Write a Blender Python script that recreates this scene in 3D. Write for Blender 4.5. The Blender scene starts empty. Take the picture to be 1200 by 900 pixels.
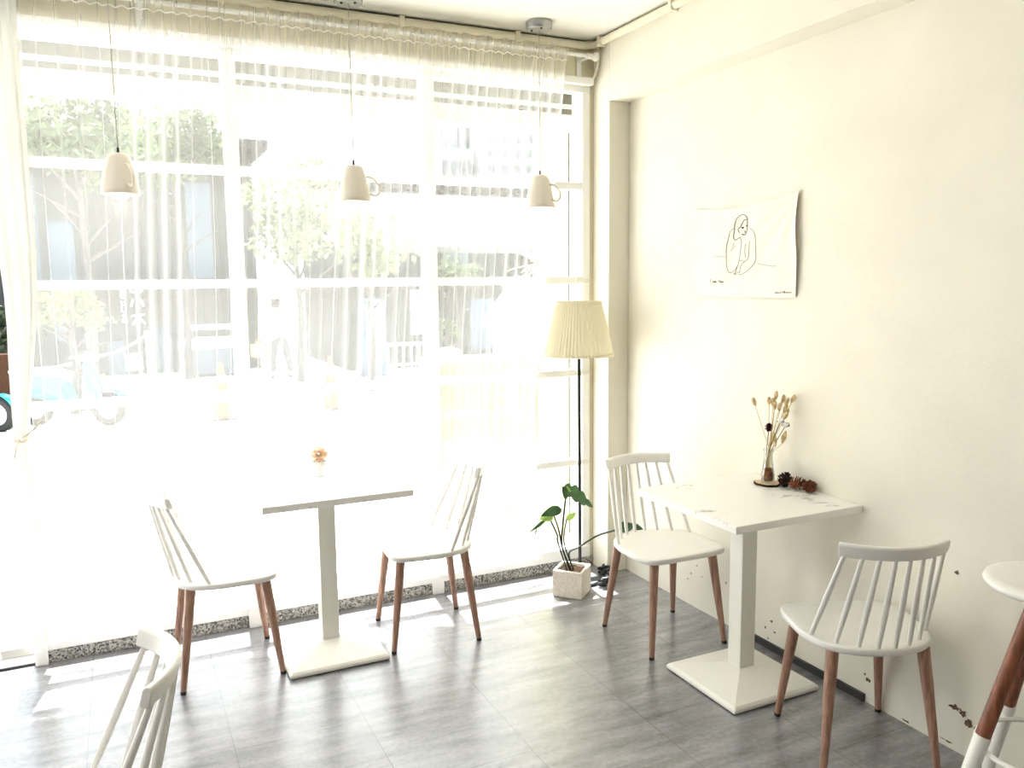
import bpy, bmesh, math, random
from mathutils import Vector, Matrix, Quaternion, noise
random.seed(7)
PI = math.pi
S = bpy.context.scene
COL = S.collection

# ------------------------------------------------------------------ camera numbers
CAM = Vector((-2.4576, -3.8688, 1.5857)); YAW, PITCH, ROLL, FPX = 0.4443, -0.123, -0.0105, 965.63
_f = Vector((math.sin(YAW)*math.cos(PITCH), math.cos(YAW)*math.cos(PITCH), math.sin(PITCH)))
_r0 = Vector((math.cos(YAW), -math.sin(YAW), 0)); _u0 = _r0.cross(_f)
_r = _r0*math.cos(ROLL) + _u0*math.sin(ROLL); _u = -_r0*math.sin(ROLL) + _u0*math.cos(ROLL)
def at(px, py, val, ax=1):
    """point of the room seen at a pixel, on the plane  coordinate[ax] = val"""
    d = _f + _r*((px-600)/FPX) - _u*((py-450)/FPX)
    return CAM + d*((val-CAM[ax])/d[ax])

# ------------------------------------------------------------------ materials
def new_mat(name):
    m = bpy.data.materials.new(name); m.use_nodes = True
    nt = m.node_tree; nt.nodes.clear()
    out = nt.nodes.new('ShaderNodeOutputMaterial')
    return m, nt, out
def lin(c):
    f = lambda v: (v/12.92 if v <= .04045 else ((v+.055)/1.055)**2.4)
    return tuple(f(x/255) for x in c) + (1,)
def mat(name, rgb, rough=.5, spec=.5, var=0, vscale=8, bump=0, bscale=60, metal=0, stretch=None, emit=0, trans=0, two=None, coat=0):
    m, nt, out = new_mat(name); N, L = nt.nodes, nt.links
    b = N.new('ShaderNodeBsdfPrincipled'); L.new(b.outputs[0], out.inputs[0])
    col = lin(rgb); b.inputs['Base Color'].default_value = col
    b.inputs['Roughness'].default_value = rough; b.inputs['Specular IOR Level'].default_value = spec
    b.inputs['Metallic'].default_value = metal
    if coat: b.inputs['Coat Weight'].default_value = coat
    if emit:
        b.inputs['Emission Color'].default_value = col; b.inputs['Emission Strength'].default_value = emit
    if var or bump or two:
        tc = N.new('ShaderNodeTexCoord'); mp = N.new('ShaderNodeMapping'); L.new(tc.outputs['Object'], mp.inputs[0])
        if stretch: mp.inputs['Scale'].default_value = stretch
    if var or two:
        nz = N.new('ShaderNodeTexNoise'); nz.inputs['Scale'].default_value = vscale; nz.inputs['Detail'].default_value = 6
        L.new(mp.outputs[0], nz.inputs['Vector'])
        rp = N.new('ShaderNodeValToRGB'); L.new(nz.outputs['Fac'], rp.inputs[0])
        c2 = lin(two) if two else tuple(max(0, x*(1-var)) for x in col[:3])+(1,)
        c1 = col if two else tuple(min(1, x*(1+var*.5)) for x in col[:3])+(1,)
        rp.color_ramp.elements[0].color = c2; rp.color_ramp.elements[1].color = c1
        rp.color_ramp.elements[0].position = .35; rp.color_ramp.elements[1].position = .65
        L.new(rp.outputs[0], b.inputs['Base Color'])
    if bump:
        n2 = N.new('ShaderNodeTexNoise'); n2.inputs['Scale'].default_value = bscale; n2.inputs['Detail'].default_value = 5
        L.new(mp.outputs[0], n2.inputs['Vector'])
        bp = N.new('ShaderNodeBump'); bp.inputs['Strength'].default_value = bump; bp.inputs['Distance'].default_value = .004
        L.new(n2.outputs['Fac'], bp.inputs['Height']); L.new(bp.outputs[0], b.inputs['Normal'])
    if trans:
        tr = N.new('ShaderNodeBsdfTranslucent'); tr.inputs[0].default_value = col
        mx = N.new('ShaderNodeMixShader'); mx.inputs[0].default_value = trans
        L.new(b.outputs[0], mx.inputs[1]); L.new(tr.outputs[0], mx.inputs[2]); L.new(mx.outputs[0], out.inputs[0])
    return m

def floor_mat():
    m, nt, out = new_mat('grey_vinyl_tile'); N, L = nt.nodes, nt.links
    b = N.new('ShaderNodeBsdfPrincipled'); L.new(b.outputs[0], out.inputs[0])
    tc = N.new('ShaderNodeTexCoord')
    # streaks run along X
    mp = N.new('ShaderNodeMapping'); mp.inputs['Scale'].default_value = (2.2, 10, 1); L.new(tc.outputs['Object'], mp.inputs[0])
    n1 = N.new('ShaderNodeTexNoise'); n1.inputs['Scale'].default_value = 1.5; n1.inputs['Detail'].default_value = 9; n1.inputs['Roughness'].default_value = .68
    L.new(mp.outputs[0], n1.inputs['Vector'])
    n3 = N.new('ShaderNodeTexNoise'); n3.inputs['Scale'].default_value = 55; n3.inputs['Detail'].default_value = 4
    L.new(tc.outputs['Object'], n3.inputs['Vector'])
    ad = N.new('ShaderNodeMath'); ad.operation = 'MULTIPLY_ADD'; ad.inputs[1].default_value = .30; L.new(n3.outputs['Fac'], ad.inputs[0]); L.new(n1.outputs['Fac'], ad.inputs[2])
    rp = N.new('ShaderNodeValToRGB'); L.new(ad.outputs[0], rp.inputs[0])
    e = rp.color_ramp.elements; e[0].position = .44; e[0].color = lin((66, 66, 70)); e[1].position = .86; e[1].color = lin((156, 156, 162))
    # tile joints
    mp2 = N.new('ShaderNodeMapping'); mp2.inputs['Rotation'].default_value = (0, 0, PI/2); mp2.inputs['Location'].default_value = (.77, 1.7295, 0)
    L.new(tc.outputs['Object'], mp2.inputs[0])
    br = N.new('ShaderNodeTexBrick'); L.new(mp2.outputs[0], br.inputs['Vector'])
    br.inputs['Scale'].default_value = 1; br.inputs['Brick Width'].default_value = .914; br.inputs['Row Height'].default_value = .457
    br.inputs['Mortar Size'].default_value = .0022; br.inputs['Mortar Smooth'].default_value = .1; br.offset = .5
    br.inputs['Color1'].default_value = (1, 1, 1, 1); br.inputs['Color2'].default_value = (.86, .86, .86, 1); br.inputs['Mortar'].default_value = (.45, .45, .45, 1)
    mu = N.new('ShaderNodeMix'); mu.data_type = 'RGBA'; mu.blend_type = 'MULTIPLY'; mu.inputs[0].default_value = 1
    L.new(rp.outputs[0], mu.inputs[6]); L.new(br.outputs['Color'], mu.inputs[7]); L.new(mu.outputs[2], b.inputs['Base Color'])
    rr = N.new('ShaderNodeMapRange'); rr.inputs[3].default_value = .30; rr.inputs[4].default_value = .46
    L.new(n1.outputs['Fac'], rr.inputs[0]); L.new(rr.outputs[0], b.inputs['Roughness'])
    b.inputs['Coat Weight'].default_value = 1; b.inputs['Coat Roughness'].default_value = .24; b.inputs['Coat IOR'].default_value = 1.75
    b.inputs['Specular IOR Level'].default_value = FLOOR_SPEC
    bp = N.new('ShaderNodeBump'); bp.inputs['Strength'].default_value = .12; bp.inputs['Distance'].default_value = .002
    L.new(ad.outputs[0], bp.inputs['Height']); L.new(bp.outputs[0], b.inputs['Normal'])
    return m
FLOOR_SPEC = .8

def marble_mat():
    m, nt, out = new_mat('white_marble'); N, L = nt.nodes, nt.links
    b = N.new('ShaderNodeBsdfPrincipled'); L.new(b.outputs[0], out.inputs[0])
    tc = N.new('ShaderNodeTexCoord')
    mp = N.new('ShaderNodeMapping'); mp.inputs['Rotation'].default_value = (0, 0, .7); mp.inputs['Scale'].default_value = (1, 2.6, 1); L.new(tc.outputs['Object'], mp.inputs[0])
    n = N.new('ShaderNodeTexNoise'); n.inputs['Scale'].default_value = 2.6; n.inputs['Detail'].default_value = 10; n.inputs['Roughness'].default_value = .62; n.inputs['Distortion'].default_value = .5
    L.new(mp.outputs[0], n.inputs['Vector'])
    s = N.new('ShaderNodeMath'); s.operation = 'SUBTRACT'; s.inputs[1].default_value = .5; L.new(n.outputs['Fac'], s.inputs[0])
    a = N.new('ShaderNodeMath'); a.operation = 'ABSOLUTE'; L.new(s.outputs[0], a.inputs[0])
    n2 = N.new('ShaderNodeTexNoise'); n2.inputs['Scale'].default_value = 3.5; L.new(tc.outputs['Object'], n2.inputs['Vector'])
    m2 = N.new('ShaderNodeMapRange'); m2.inputs[1].default_value = .42; m2.inputs[2].default_value = .58; m2.inputs[3].default_value = .09; m2.inputs[4].default_value = 0
    L.new(n2.outputs['Fac'], m2.inputs[0])
    ad = N.new('ShaderNodeMath'); ad.operation = 'ADD'; L.new(a.outputs[0], ad.inputs[0]); L.new(m2.outputs[0], ad.inputs[1])
    rp = N.new('ShaderNodeValToRGB'); L.new(ad.outputs[0], rp.inputs[0])
    e = rp.color_ramp.elements; e[0].position = 0; e[0].color = lin((150, 148, 145)); e[1].position = .020; e[1].color = lin((238, 236, 232))
    L.new(rp.outputs[0], b.inputs['Base Color']); b.inputs['Roughness'].default_value = .32
    return m

def granite_mat():
    m, nt, out = new_mat('speckled_granite'); N, L = nt.nodes, nt.links
    b = N.new('ShaderNodeBsdfPrincipled'); L.new(b.outputs[0], out.inputs[0])
    tc = N.new('ShaderNodeTexCoord'); v = N.new('ShaderNodeTexVoronoi'); v.inputs['Scale'].default_value = 150; L.new(tc.outputs['Object'], v.inputs['Vector'])
    rp = N.new('ShaderNodeValToRGB'); L.new(v.outputs['Color'], rp.inputs[0])
    e = rp.color_ramp.elements; e[0].position = .15; e[0].color = lin((62, 62, 60)); e[1].position = .8; e[1].color = lin((205, 203, 196))
    L.new(rp.outputs[0], b.inputs['Base Color']); b.inputs['Roughness'].default_value = .5
    return m

def wood_mat(name, c1, c2, rough=.45):
    m, nt, out = new_mat(name); N, L = nt.nodes, nt.links
    b = N.new('ShaderNodeBsdfPrincipled'); L.new(b.outputs[0], out.inputs[0])
    tc = N.new('ShaderNodeTexCoord'); mp = N.new('ShaderNodeMapping'); mp.inputs['Scale'].default_value = (60, 60, 5); L.new(tc.outputs['Object'], mp.inputs[0])
    n = N.new('ShaderNodeTexNoise'); n.inputs['Scale'].default_value = 1.6; n.inputs['Detail'].default_value = 5; n.inputs['Distortion'].default_value = .4; L.new(mp.outputs[0], n.inputs['Vector'])
    rp = N.new('ShaderNodeValToRGB'); L.new(n.outputs['Fac'], rp.inputs[0])
    e = rp.color_ramp.elements; e[0].position = .3; e[0].color = lin(c1); e[1].position = .7; e[1].color = lin(c2)
    L.new(rp.outputs[0], b.inputs['Base Color']); b.inputs['Roughness'].default_value = rough
    return m

def glass_mat(name, tint=(1, 1, 1), rmax=.35):
    m, nt, out = new_mat(name); N, L = nt.nodes, nt.links
    t = N.new('ShaderNodeBsdfTransparent'); t.inputs[0].default_value = tint + (1,)
    g = N.new('ShaderNodeBsdfGlossy'); g.inputs['Roughness'].default_value = .02
    lw = N.new('ShaderNodeFresnel'); lw.inputs[0].default_value = 1.45
    mr = N.new('ShaderNodeMath'); mr.operation = 'MINIMUM'; mr.inputs[1].default_value = rmax; L.new(lw.outputs[0], mr.inputs[0])
    mx = N.new('ShaderNodeMixShader'); L.new(mr.outputs[0], mx.inputs[0]); L.new(t.outputs[0], mx.inputs[1]); L.new(g.outputs[0], mx.inputs[2])
    L.new(mx.outputs[0], out.inputs[0]); return m

def sheer_mat(name, a0, col=(.97, .97, .96), trans=.62):
    """thin voile: opacity rises where the cloth is seen edge-on"""
    m, nt, out = new_mat(name); N, L = nt.nodes, nt.links
    g = N.new('ShaderNodeNewGeometry')
    dt = N.new('ShaderNodeVectorMath'); dt.operation = 'DOT_PRODUCT'; L.new(g.outputs['Normal'], dt.inputs[0]); L.new(g.outputs['Incoming'], dt.inputs[1])
    ab = N.new('ShaderNodeMath'); ab.operation = 'ABSOLUTE'; L.new(dt.outputs['Value'], ab.inputs[0])
    mx = N.new('ShaderNodeMath'); mx.operation = 'MAXIMUM'; mx.inputs[1].default_value = .12; L.new(ab.outputs[0], mx.inputs[0])
    dv = N.new('ShaderNodeMath'); dv.operation = 'DIVIDE'; dv.inputs[0].default_value = 1; L.new(mx.outputs[0], dv.inputs[1])
    pw = N.new('ShaderNodeMath'); pw.operation = 'POWER'; pw.inputs[0].default_value = 1-a0; L.new(dv.outputs[0], pw.inputs[1])
    sb = N.new('ShaderNodeMath'); sb.operation = 'SUBTRACT'; sb.inputs[0].default_value = 1; L.new(pw.outputs[0], sb.inputs[1])
    t = N.new('ShaderNodeBsdfTransparent'); d = N.new('ShaderNodeBsdfDiffuse'); tr = N.new('ShaderNodeBsdfTranslucent')
    d.inputs[0].default_value = col+(1,); tr.inputs[0].default_value = col+(1,)
    m1 = N.new('ShaderNodeMixShader'); m1.inputs[0].default_value = trans; L.new(d.outputs[0], m1.inputs[1]); L.new(tr.outputs[0], m1.inputs[2])
    m2 = N.new('ShaderNodeMixShader'); L.new(sb.outputs[0], m2.inputs[0]); L.new(t.outputs[0], m2.inputs[1]); L.new(m1.outputs[0], m2.inputs[2])
    L.new(m2.outputs[0], out.inputs[0]); return m

def emit_mat(name, rgb, k):
    m, nt, out = new_mat(name); e = nt.nodes.new('ShaderNodeEmission'); e.inputs[0].default_value = lin(rgb); e.inputs[1].default_value = k
    nt.links.new(e.outputs[0], out.inputs[0]); return m

M = {}
M['wall'] = mat('cream_wall_paint', (232, 228, 215), .7, .25, var=.035, vscale=3, bump=.25, bscale=45)
M['backwall'] = mat('taupe_wall_paint', (160, 150, 136), .8, .2, var=.04, vscale=3)
M['ceil'] = mat('white_ceiling_paint', (238, 236, 228), .8, .2, var=.02, vscale=2)
M['floor'] = floor_mat()
M['frame'] = mat('white_frame_paint', (246, 246, 243), .45, .4)
M['header'] = mat('header_paint', (226, 219, 194), .7, .25, var=.04, vscale=4)
M['granite'] = granite_mat()
M['white'] = mat('white_chair_lacquer', (232, 230, 226), .38, .5)
M['tablewhite'] = mat('white_powder_coat', (232, 230, 222), .42, .5)
M['marble'] = marble_mat()
M['wood'] = wood_mat('walnut_stained_wood', (128, 93, 76), (180, 142, 122))
M['cap'] = mat('dark_foot_cap', (38, 34, 32), .6)
M['glass'] = glass_mat('window_glass')
M['sheer'] = sheer_mat('sheer_voile', .245)
M['sheerd'] = sheer_mat('gathered_voile', .8, (.95, .95, .93), .30)
M['shade'] = mat('pleated_cream_fabric', (228, 221, 198), .8, .1, trans=.2)
M['black'] = mat('black_metal', (22, 22, 24), .4, .5)
M['greyplate'] = mat('grey_plate', (84, 84, 88), .8, .5)
M['chrome'] = mat('brushed_steel', (175, 175, 175), .35, .5, metal=.75)
M['cup'] = mat('cream_ceramic', (222, 214, 202), .35, .5)
M['cupin'] = mat('white_glaze', (250, 246, 236), .3, .5)
M['bulb'] = emit_mat('warm_bulb', (255, 236, 200), 7)
M['cord'] = mat('grey_cord', (170, 168, 160), .6)
M['pipe'] = mat('cream_pvc', (238, 232, 210), .5, .4)
M['terrazzo'] = mat('speckled_stone_pot', (226, 218, 204), .8, .2, var=.16, vscale=120, bump=.5, bscale=90)
M['soil'] = mat('dark_soil', (52, 38, 30), .95, .1, var=.5, vscale=60, bump=1, bscale=80)
M['leaf'] = mat('dark_green_leaf', (52, 86, 48), .4, .5, var=.35, vscale=20, trans=.25)
M['leafy'] = mat('young_green_leaf', (150, 178, 92), .45, .4, var=.2, vscale=20, trans=.4)
M['stem'] = mat('green_stem', (44, 58, 40), .5)
M['cloth'] = mat('natural_cotton', (240, 234, 220), .9, .1, var=.03, vscale=12, bump=.25, bscale=200)
M['ink'] = mat('brown_ink', (92, 80, 66), .8)
M['inkd'] = mat('black_ink', (36, 33, 30), .8)
M['inkg'] = mat('faded_ink', (150, 140, 118), .8)
M['tail'] = mat('dried_beige_plume', (230, 208, 162), .95, .1, var=.3, vscale=70, bump=1, bscale=160)
M['straw'] = mat('dried_straw_stem', (190, 160, 96), .8)
M['darkstem'] = mat('dark_stem', (74, 62, 40), .7)
M['redflower'] = mat('dark_red_dried_petal', (70, 22, 26), .8, .2, var=.5, vscale=60)
M['cotton'] = mat('cotton_fluff', (250, 248, 244), 1, .05, bump=.8, bscale=90)
M['cone'] = mat('pine_cone_brown', (128, 78, 56), .75, .2, var=.45, vscale=40)
M['coned'] = mat('dark_pine_cone', (62, 44, 36), .75, .2, var=.5, vscale=40)
M['bark'] = mat('dark_bark', (64, 44, 34), .9, .1, var=.4, vscale=50, bump=1)
M['slice'] = mat('pale_wood_face', (222, 198, 160), .7, .2, var=.2, vscale=25)
M['vase'] = glass_mat('vase_glass', (.95, .96, .94), .5)
M['filling'] = mat('brown_dried_filling', (150, 96, 60), .9, .1, var=.6, vscale=60, bump=1, bscale=60)
M['dried'] = mat('pale_peach_petal', (252, 230, 210), .9, .1, var=.3, vscale=60, trans=.6)
M['metalwhite'] = mat('white_metal_tube', (240, 238, 232), .35, .5)
M['woodstool'] = wood_mat('stool_walnut', (104, 58, 36), (146, 88, 60))
M['chip'] = mat('peeled_plaster', (112, 96, 78), .95, .1, var=.6, vscale=60)
M['baseboard'] = mat('dark_skirting', (52, 50, 50), .6)
M['rope'] = mat('tie_cord', (214, 208, 190), .9)
# outdoors
M['concrete'] = mat('sunlit_concrete', (214, 212, 206), .9, .2, var=.08, vscale=2)
M['porch'] = mat('porch_stone', (222, 220, 212), .8, .2, var=.06, vscale=4)
M['extcream'] = mat('cream_render', (232, 226, 200), .8, .2, var=.05, vscale=5)
M['shutter'] = mat('grey_shutter_slat', (92, 92, 92), .5, .4)
M['shutterw'] = mat('pale_shutter_slat', (180, 212, 206), .5, .4)
M['darkwood'] = mat('dark_timber_wall', (60, 61, 64), .9, .1, var=.25, vscale=4, stretch=(14, 1, .6))
M['slate'] = mat('dark_render', (56, 58, 60), .9, .1, var=.2, vscale=3)
M['bluegrey'] = mat('blue_grey_panel', (76, 92, 108), .7, .2, var=.1, vscale=4)
M['tree'] = mat('tree_leaves', (92, 106, 74), .6, .3, two=(42, 54, 40), vscale=1.3, trans=.35)
M['treel'] = mat('light_tree_leaves', (128, 136, 100), .6, .3, two=(70, 82, 58), vscale=1.3, trans=.4)
M['trunk'] = mat('tree_bark', (78, 76, 76), .95, .1, var=.3, vscale=14)
M['teal'] = mat('teal_scooter_paint', (0, 176, 182), .25, .5, coat=.6)
M['tyre'] = mat('black_tyre', (26, 26, 28), .8)
M['rim'] = mat('silver_rim', (200, 200, 204), .3, .5, metal=.6)
M['dkplastic'] = mat('dark_plastic', (40, 36, 38), .5)
M['seatw'] = mat('pale_seat_vinyl', (226, 220, 208), .5)
M['orange'] = mat('orange_cone_plastic', (226, 78, 40), .5)
M['amber'] = mat('amber_lens', (240, 160, 50), .3)
M['whitep'] = mat('white_plastic', (244, 244, 242), .5)
M['skin'] = mat('skin', (206, 160, 132), .6, .3)
M['shirt'] = mat('pale_striped_shirt', (222, 220, 214), .9, .1)
M['trousers'] = mat('grey_trousers', (76, 74, 80), .9, .1)
M['hair'] = mat('dark_hair', (36, 30, 28), .7)
M['bag'] = mat('beige_bag', (216, 188, 130), .8)
M['beige'] = mat('beige_garden_wall', (122, 119, 104), .9, .1, var=.06, vscale=3)
M['palm'] = mat('pale_spiky_leaf', (226, 226, 180), .5, .3, var=.2, vscale=10, trans=.3)
M['stone'] = mat('white_stone', (232, 226, 214), .9, .1, var=.1, vscale=20, bump=.6)
M['jar'] = glass_mat('pale_jar_glass', (.86, .93, .95), .5)
M['distant'] = mat('distant_render', (122, 124, 130), .9, .1)
M['distantw'] = mat('distant_window', (80, 84, 92), .4)
M['redsign'] = mat('faded_red_poster', (222, 96, 84), .6)
M['paper'] = mat('white_paper', (240, 240, 236), .8)
M['yellow'] = mat('yellow_green_leaf', (222, 216, 88), .7, .2, trans=.3)

def tile_roof_mat():
    m, nt, out = new_mat('grey_roof_tiles'); N, L = nt.nodes, nt.links
    b = N.new('ShaderNodeBsdfPrincipled'); L.new(b.outputs[0], out.inputs[0]); b.inputs['Roughness'].default_value = .8
    tc = N.new('ShaderNodeTexCoord'); br = N.new('ShaderNodeTexBrick'); L.new(tc.outputs['UV'], br.inputs['Vector'])
    br.inputs['Scale'].default_value = 1; br.inputs['Brick Width'].default_value = .24; br.inputs['Row Height'].default_value = .17
    br.inputs['Mortar Size'].default_value = .022; br.inputs['Mortar Smooth'].default_value = .6
    br.inputs['Color1'].default_value = lin((52, 52, 52)); br.inputs['Color2'].default_value = lin((36, 36, 38)); br.inputs['Mortar'].default_value = lin((8, 8, 8))
    L.new(br.outputs['Color'], b.inputs['Base Color']); return m
M['tiles'] = tile_roof_mat()
def small_tile_mat():
    m, nt, out = new_mat('grey_mosaic_tiles'); N, L = nt.nodes, nt.links
    b = N.new('ShaderNodeBsdfPrincipled'); L.new(b.outputs[0], out.inputs[0]); b.inputs['Roughness'].default_value = .6
    tc = N.new('ShaderNodeTexCoord'); mp = N.new('ShaderNodeMapping'); mp.inputs['Rotation'].default_value = (PI/2, 0, 0); L.new(tc.outputs['Object'], mp.inputs[0])
    br = N.new('ShaderNodeTexBrick'); L.new(mp.outputs[0], br.inputs['Vector'])
    br.inputs['Scale'].default_value = 1; br.inputs['Brick Width'].default_value = .1; br.inputs['Row Height'].default_value = .035; br.inputs['Mortar Size'].default_value = .004
    br.inputs['Color1'].default_value = lin((150, 150, 150)); br.inputs['Color2'].default_value = lin((120, 122, 126)); br.inputs['Mortar'].default_value = lin((200, 200, 198))
    L.new(br.outputs['Color'], b.inputs['Base Color']); return m
M['mosaic'] = small_tile_mat()

# ------------------------------------------------------------------ mesh helpers
def V(*a): return Vector(a)
class MB:
    def __init__(s): s.bm = bmesh.new()
    def face(s, pts):
        vs = [s.bm.verts.new(p) for p in pts]
        try: return s.bm.faces.new(vs)
        except ValueError: return None
    def box(s, x0, x1, y0, y1, z0, z1, rot=None):
        c = [V(x, y, z) for x in (x0, x1) for y in (y0, y1) for z in (z0, z1)]
        if rot: c = [rot @ p for p in c]
        v = [s.bm.verts.new(p) for p in c]
        for q in ((0, 1, 3, 2), (4, 6, 7, 5), (0, 4, 5, 1), (2, 3, 7, 6), (0, 2, 6, 4), (1, 5, 7, 3)):
            s.bm.faces.new([v[i] for i in q])
        return s
    def rings(s, rings, cap0=True, cap1=True, closed=True):
        R = [[s.bm.verts.new(p) for p in r] for r in rings]
        n = len(R[0])
        for a, b in zip(R, R[1:]):
            for i in range(n if closed else n-1):
                j = (i+1) % n
                s.bm.faces.new((a[i], a[j], b[j], b[i]))
        if cap0: s.bm.faces.new(R[0][::-1])
        if cap1: s.bm.faces.new(R[-1])
        return s
    def tube(s, pts, rad, n=10, cap=True, squash=None):
        pts = [Vector(p) for p in pts]; k = len(pts)
        if not isinstance(rad, (list, tuple)): rad = [rad]*k
        up = None; rings = []
        for i, p in enumerate(pts):
            t = (pts[min(i+1, k-1)] - pts[max(i-1, 0)]).normalized()
            if up is None:
                up = t.cross(V(0, 0, 1)) if abs(t.z) < .95 else t.cross(V(0, 1, 0))
                up.normalize()
            up = (up - t*up.dot(t)).normalized(); w = t.cross(up)
            a, b = (1, 1) if squash is None else squash
            rings.append([p + (up*math.cos(2*PI*j/n)*a + w*math.sin(2*PI*j/n)*b)*rad[i] for j in range(n)])
        return s.rings(rings, cap, cap)
    def lathe(s, prof, c=(0, 0, 0), n=32, cap0=False, cap1=False, wob=None):
        c = Vector(c); rings = []
        for r, z in prof:
            rings.append([c + V(r*(wob(a, z) if wob else 1)*math.cos(a), r*(wob(a, z) if wob else 1)*math.sin(a), z) for a in [2*PI*j/n for j in range(n)]])
        return s.rings(rings, cap0, cap1)
    def blob(s, c, r, seg=12, jit=0, sx=1, sy=1, sz=1, seed=0):
        c = Vector(c)
        m = max(5, seg//2); rings = []
        for i in range(1, m):
            th = PI*i/m
            ring = []
            for j in range(seg):
                a = 2*PI*j/seg; d = V(math.sin(th)*math.cos(a), math.sin(th)*math.sin(a), -math.cos(th))
                k = 1 + jit*noise.noise(d*1.7 + V(seed, seed*.7, 0))
                ring.append(c + V(d.x*sx, d.y*sy, d.z*sz)*r*k)
            rings.append(ring)
        R = [[s.bm.verts.new(p) for p in q] for q in rings]
        for a, b in zip(R, R[1:]):
            for i in range(seg):
                j = (i+1) % seg; s.bm.faces.new((a[i], a[j], b[j], b[i]))
        b0 = s.bm.verts.new(c - V(0, 0, r*sz)); b1 = s.bm.verts.new(c + V(0, 0, r*sz))
        for i in range(seg):
            j = (i+1) % seg
            s.bm.faces.new((b0, R[0][j], R[0][i])); s.bm.faces.new((b1, R[-1][i], R[-1][j]))
        return s
    def obj(s, name, m, parent=None, smooth=True, bevel=0, loc=None, angle=40):
        bmesh.ops.recalc_face_normals(s.bm, faces=s.bm.faces)
        me = bpy.data.meshes.new(name); s.bm.to_mesh(me); s.bm.free()
        o = bpy.data.objects.new(name, me); COL.objects.link(o)
        for q in (m if isinstance(m, (list, tuple)) else [m]): me.materials.append(M[q] if isinstance(q, str) else q)
        if parent is not None: o.parent = parent
        if loc is not None: o.location = loc
        if bevel:
            b = o.modifiers.new('bevel', 'BEVEL'); b.width = bevel; b.segments = 3; b.limit_method = 'ANGLE'; b.angle_limit = .6
            b.harden_normals = False
        if smooth:
            for p in me.polygons: p.use_smooth = True
            me.set_sharp_from_angle(angle=math.radians(angle))
        return o
def tag(o, label, cat, group=None, kind=None):
    o['label'] = label; o['category'] = cat
    if group: o['group'] = group
    if kind: o['kind'] = kind
    return o
def thing(name, label, cat, loc=(0, 0, 0), rz=0, group=None):
    o = bpy.data.objects.new(name, None); COL.objects.link(o); o.location = loc; o.rotation_euler = (0, 0, rz)
    o.empty_display_size = .1
    return tag(o, label, cat, group)
def struct(o): o['kind'] = 'structure'; return o
def copy_tree(o, parent=None):
    c = o.copy(); COL.objects.link(c)
    if parent is not None: c.parent = parent
    for ch in [q for q in bpy.data.objects if q.parent == o]: copy_tree(ch, c)
    return c
def catmull(P, n=6, closed=False):
    P = [Vector(p) for p in P]; out = []; k = len(P)
    rng = range(k) if closed else range(k-1)
    for i in rng:
        p0 = P[(i-1) % k] if closed else P[max(i-1, 0)]; p1 = P[i]; p2 = P[(i+1) % k]; p3 = P[(i+2) % k] if closed else P[min(i+2, k-1)]
        for j in range(n):
            t = j/n
            out.append(.5*((2*p1)+(p2-p0)*t+(2*p0-5*p1+4*p2-p3)*t*t+(3*p1-p0-3*p2+p3)*t**3))
    if not closed: out.append(P[-1])
    return out
def local(pts, o): return [Vector(p)-Vector(o) for p in pts]

# ================================================================== ROOM SHELL
H = 2.8246
XL, YB = -6.3, -6.6
struct(MB().box(XL-.15, .15, YB-.15, .02, -.08, 0).obj('floor', 'floor', smooth=False))
struct(MB().box(XL-.15, .15, YB-.15, .1, H, H+.12).obj('ceiling', 'ceil', smooth=False))
wr = struct(MB().box(0, .15, YB, .1, 0, H).obj('wall_right', 'wall', smooth=False))
struct(MB().box(-.124, 0, -.159, .0, 0, H).obj('trim_1', 'wall', smooth=False, bevel=.004))          # corner column
struct(MB().box(-.124, 0, YB, -.159, 2.50, H).obj('trim_2', 'wall', smooth=False, bevel=.004))     # beam above the recess
wf = struct(MB().box(XL, 0, 0, .1, 2.60, H).box(XL, -4.45, 0, .1, 0, 2.60).box(-.15, 0, 0, .1, 0, 2.6).obj('wall_front', 'header', smooth=False))
struct(MB().box(XL, 0, YB-.15, YB, 0, H).obj('wall_back', 'backwall', smooth=False))
struct(MB().box(XL-.15, XL, YB, .1, 0, H).obj('wall_left', 'backwall', smooth=False))
struct(MB().box(-4.4, -.15, -.052, 0, 2.597, 2.634).obj('trim_3', 'frame', smooth=False, bevel=.004))  # white ledge above window
struct(MB().box(-2.82, -.125, -.012, .08, 0, .056).obj('trim_4', 'granite', smooth=False, bevel=.003))  # granite kerb
struct(MB().box(-4.4, -2.86, -.01, .09, 0, .012).obj('trim_5', 'baseboard', smooth=False))          # door threshold
struct(MB().box(-.012, 0, -1.78, -1.14, 0, .03).obj('baseboard_right', 'baseboard', smooth=False))

# window
win = bpy.data.objects.new('window_1', None); COL.objects.link(win); struct(win)
wl, wrt = -2.8365, -.15
f = MB().box(wl-.024, wl+.024, -.03, .05, 0, 2.6).box(wrt-.045, wrt, -.011, .05, .121, 2.563).box(wl, wrt, -.012, .05, 2.563, 2.6).box(wl, wrt, -.018, .05, .0565, .121)
f.obj('window_frame', 'frame', win, smooth=False, bevel=.004)
for x in (-1.9646, -1.0572): MB().box(x-.029, x+.029, -.034, .045, 0, 2.575).obj('mullion', 'frame', win, smooth=False, bevel=.004)
secs = [(wl+.024, -1.9936), (-1.9356, -1.0862), (-1.0282, wrt-.045)]
for z in (2.0856, 1.5924, 1.0946, .60):
    for a, b in secs: MB().box(a, b, -.006, .038, z-.019, z+.019).obj('transom', 'frame', win, smooth=False, bevel=.003)
for a, b in secs:
    g = MB(); g.face([(a, .018, .115), (b, .018, .115), (b, .018, 2.57), (a, .018, 2.57)]); g.obj('window_pane', 'glass', win, smooth=False)
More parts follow.
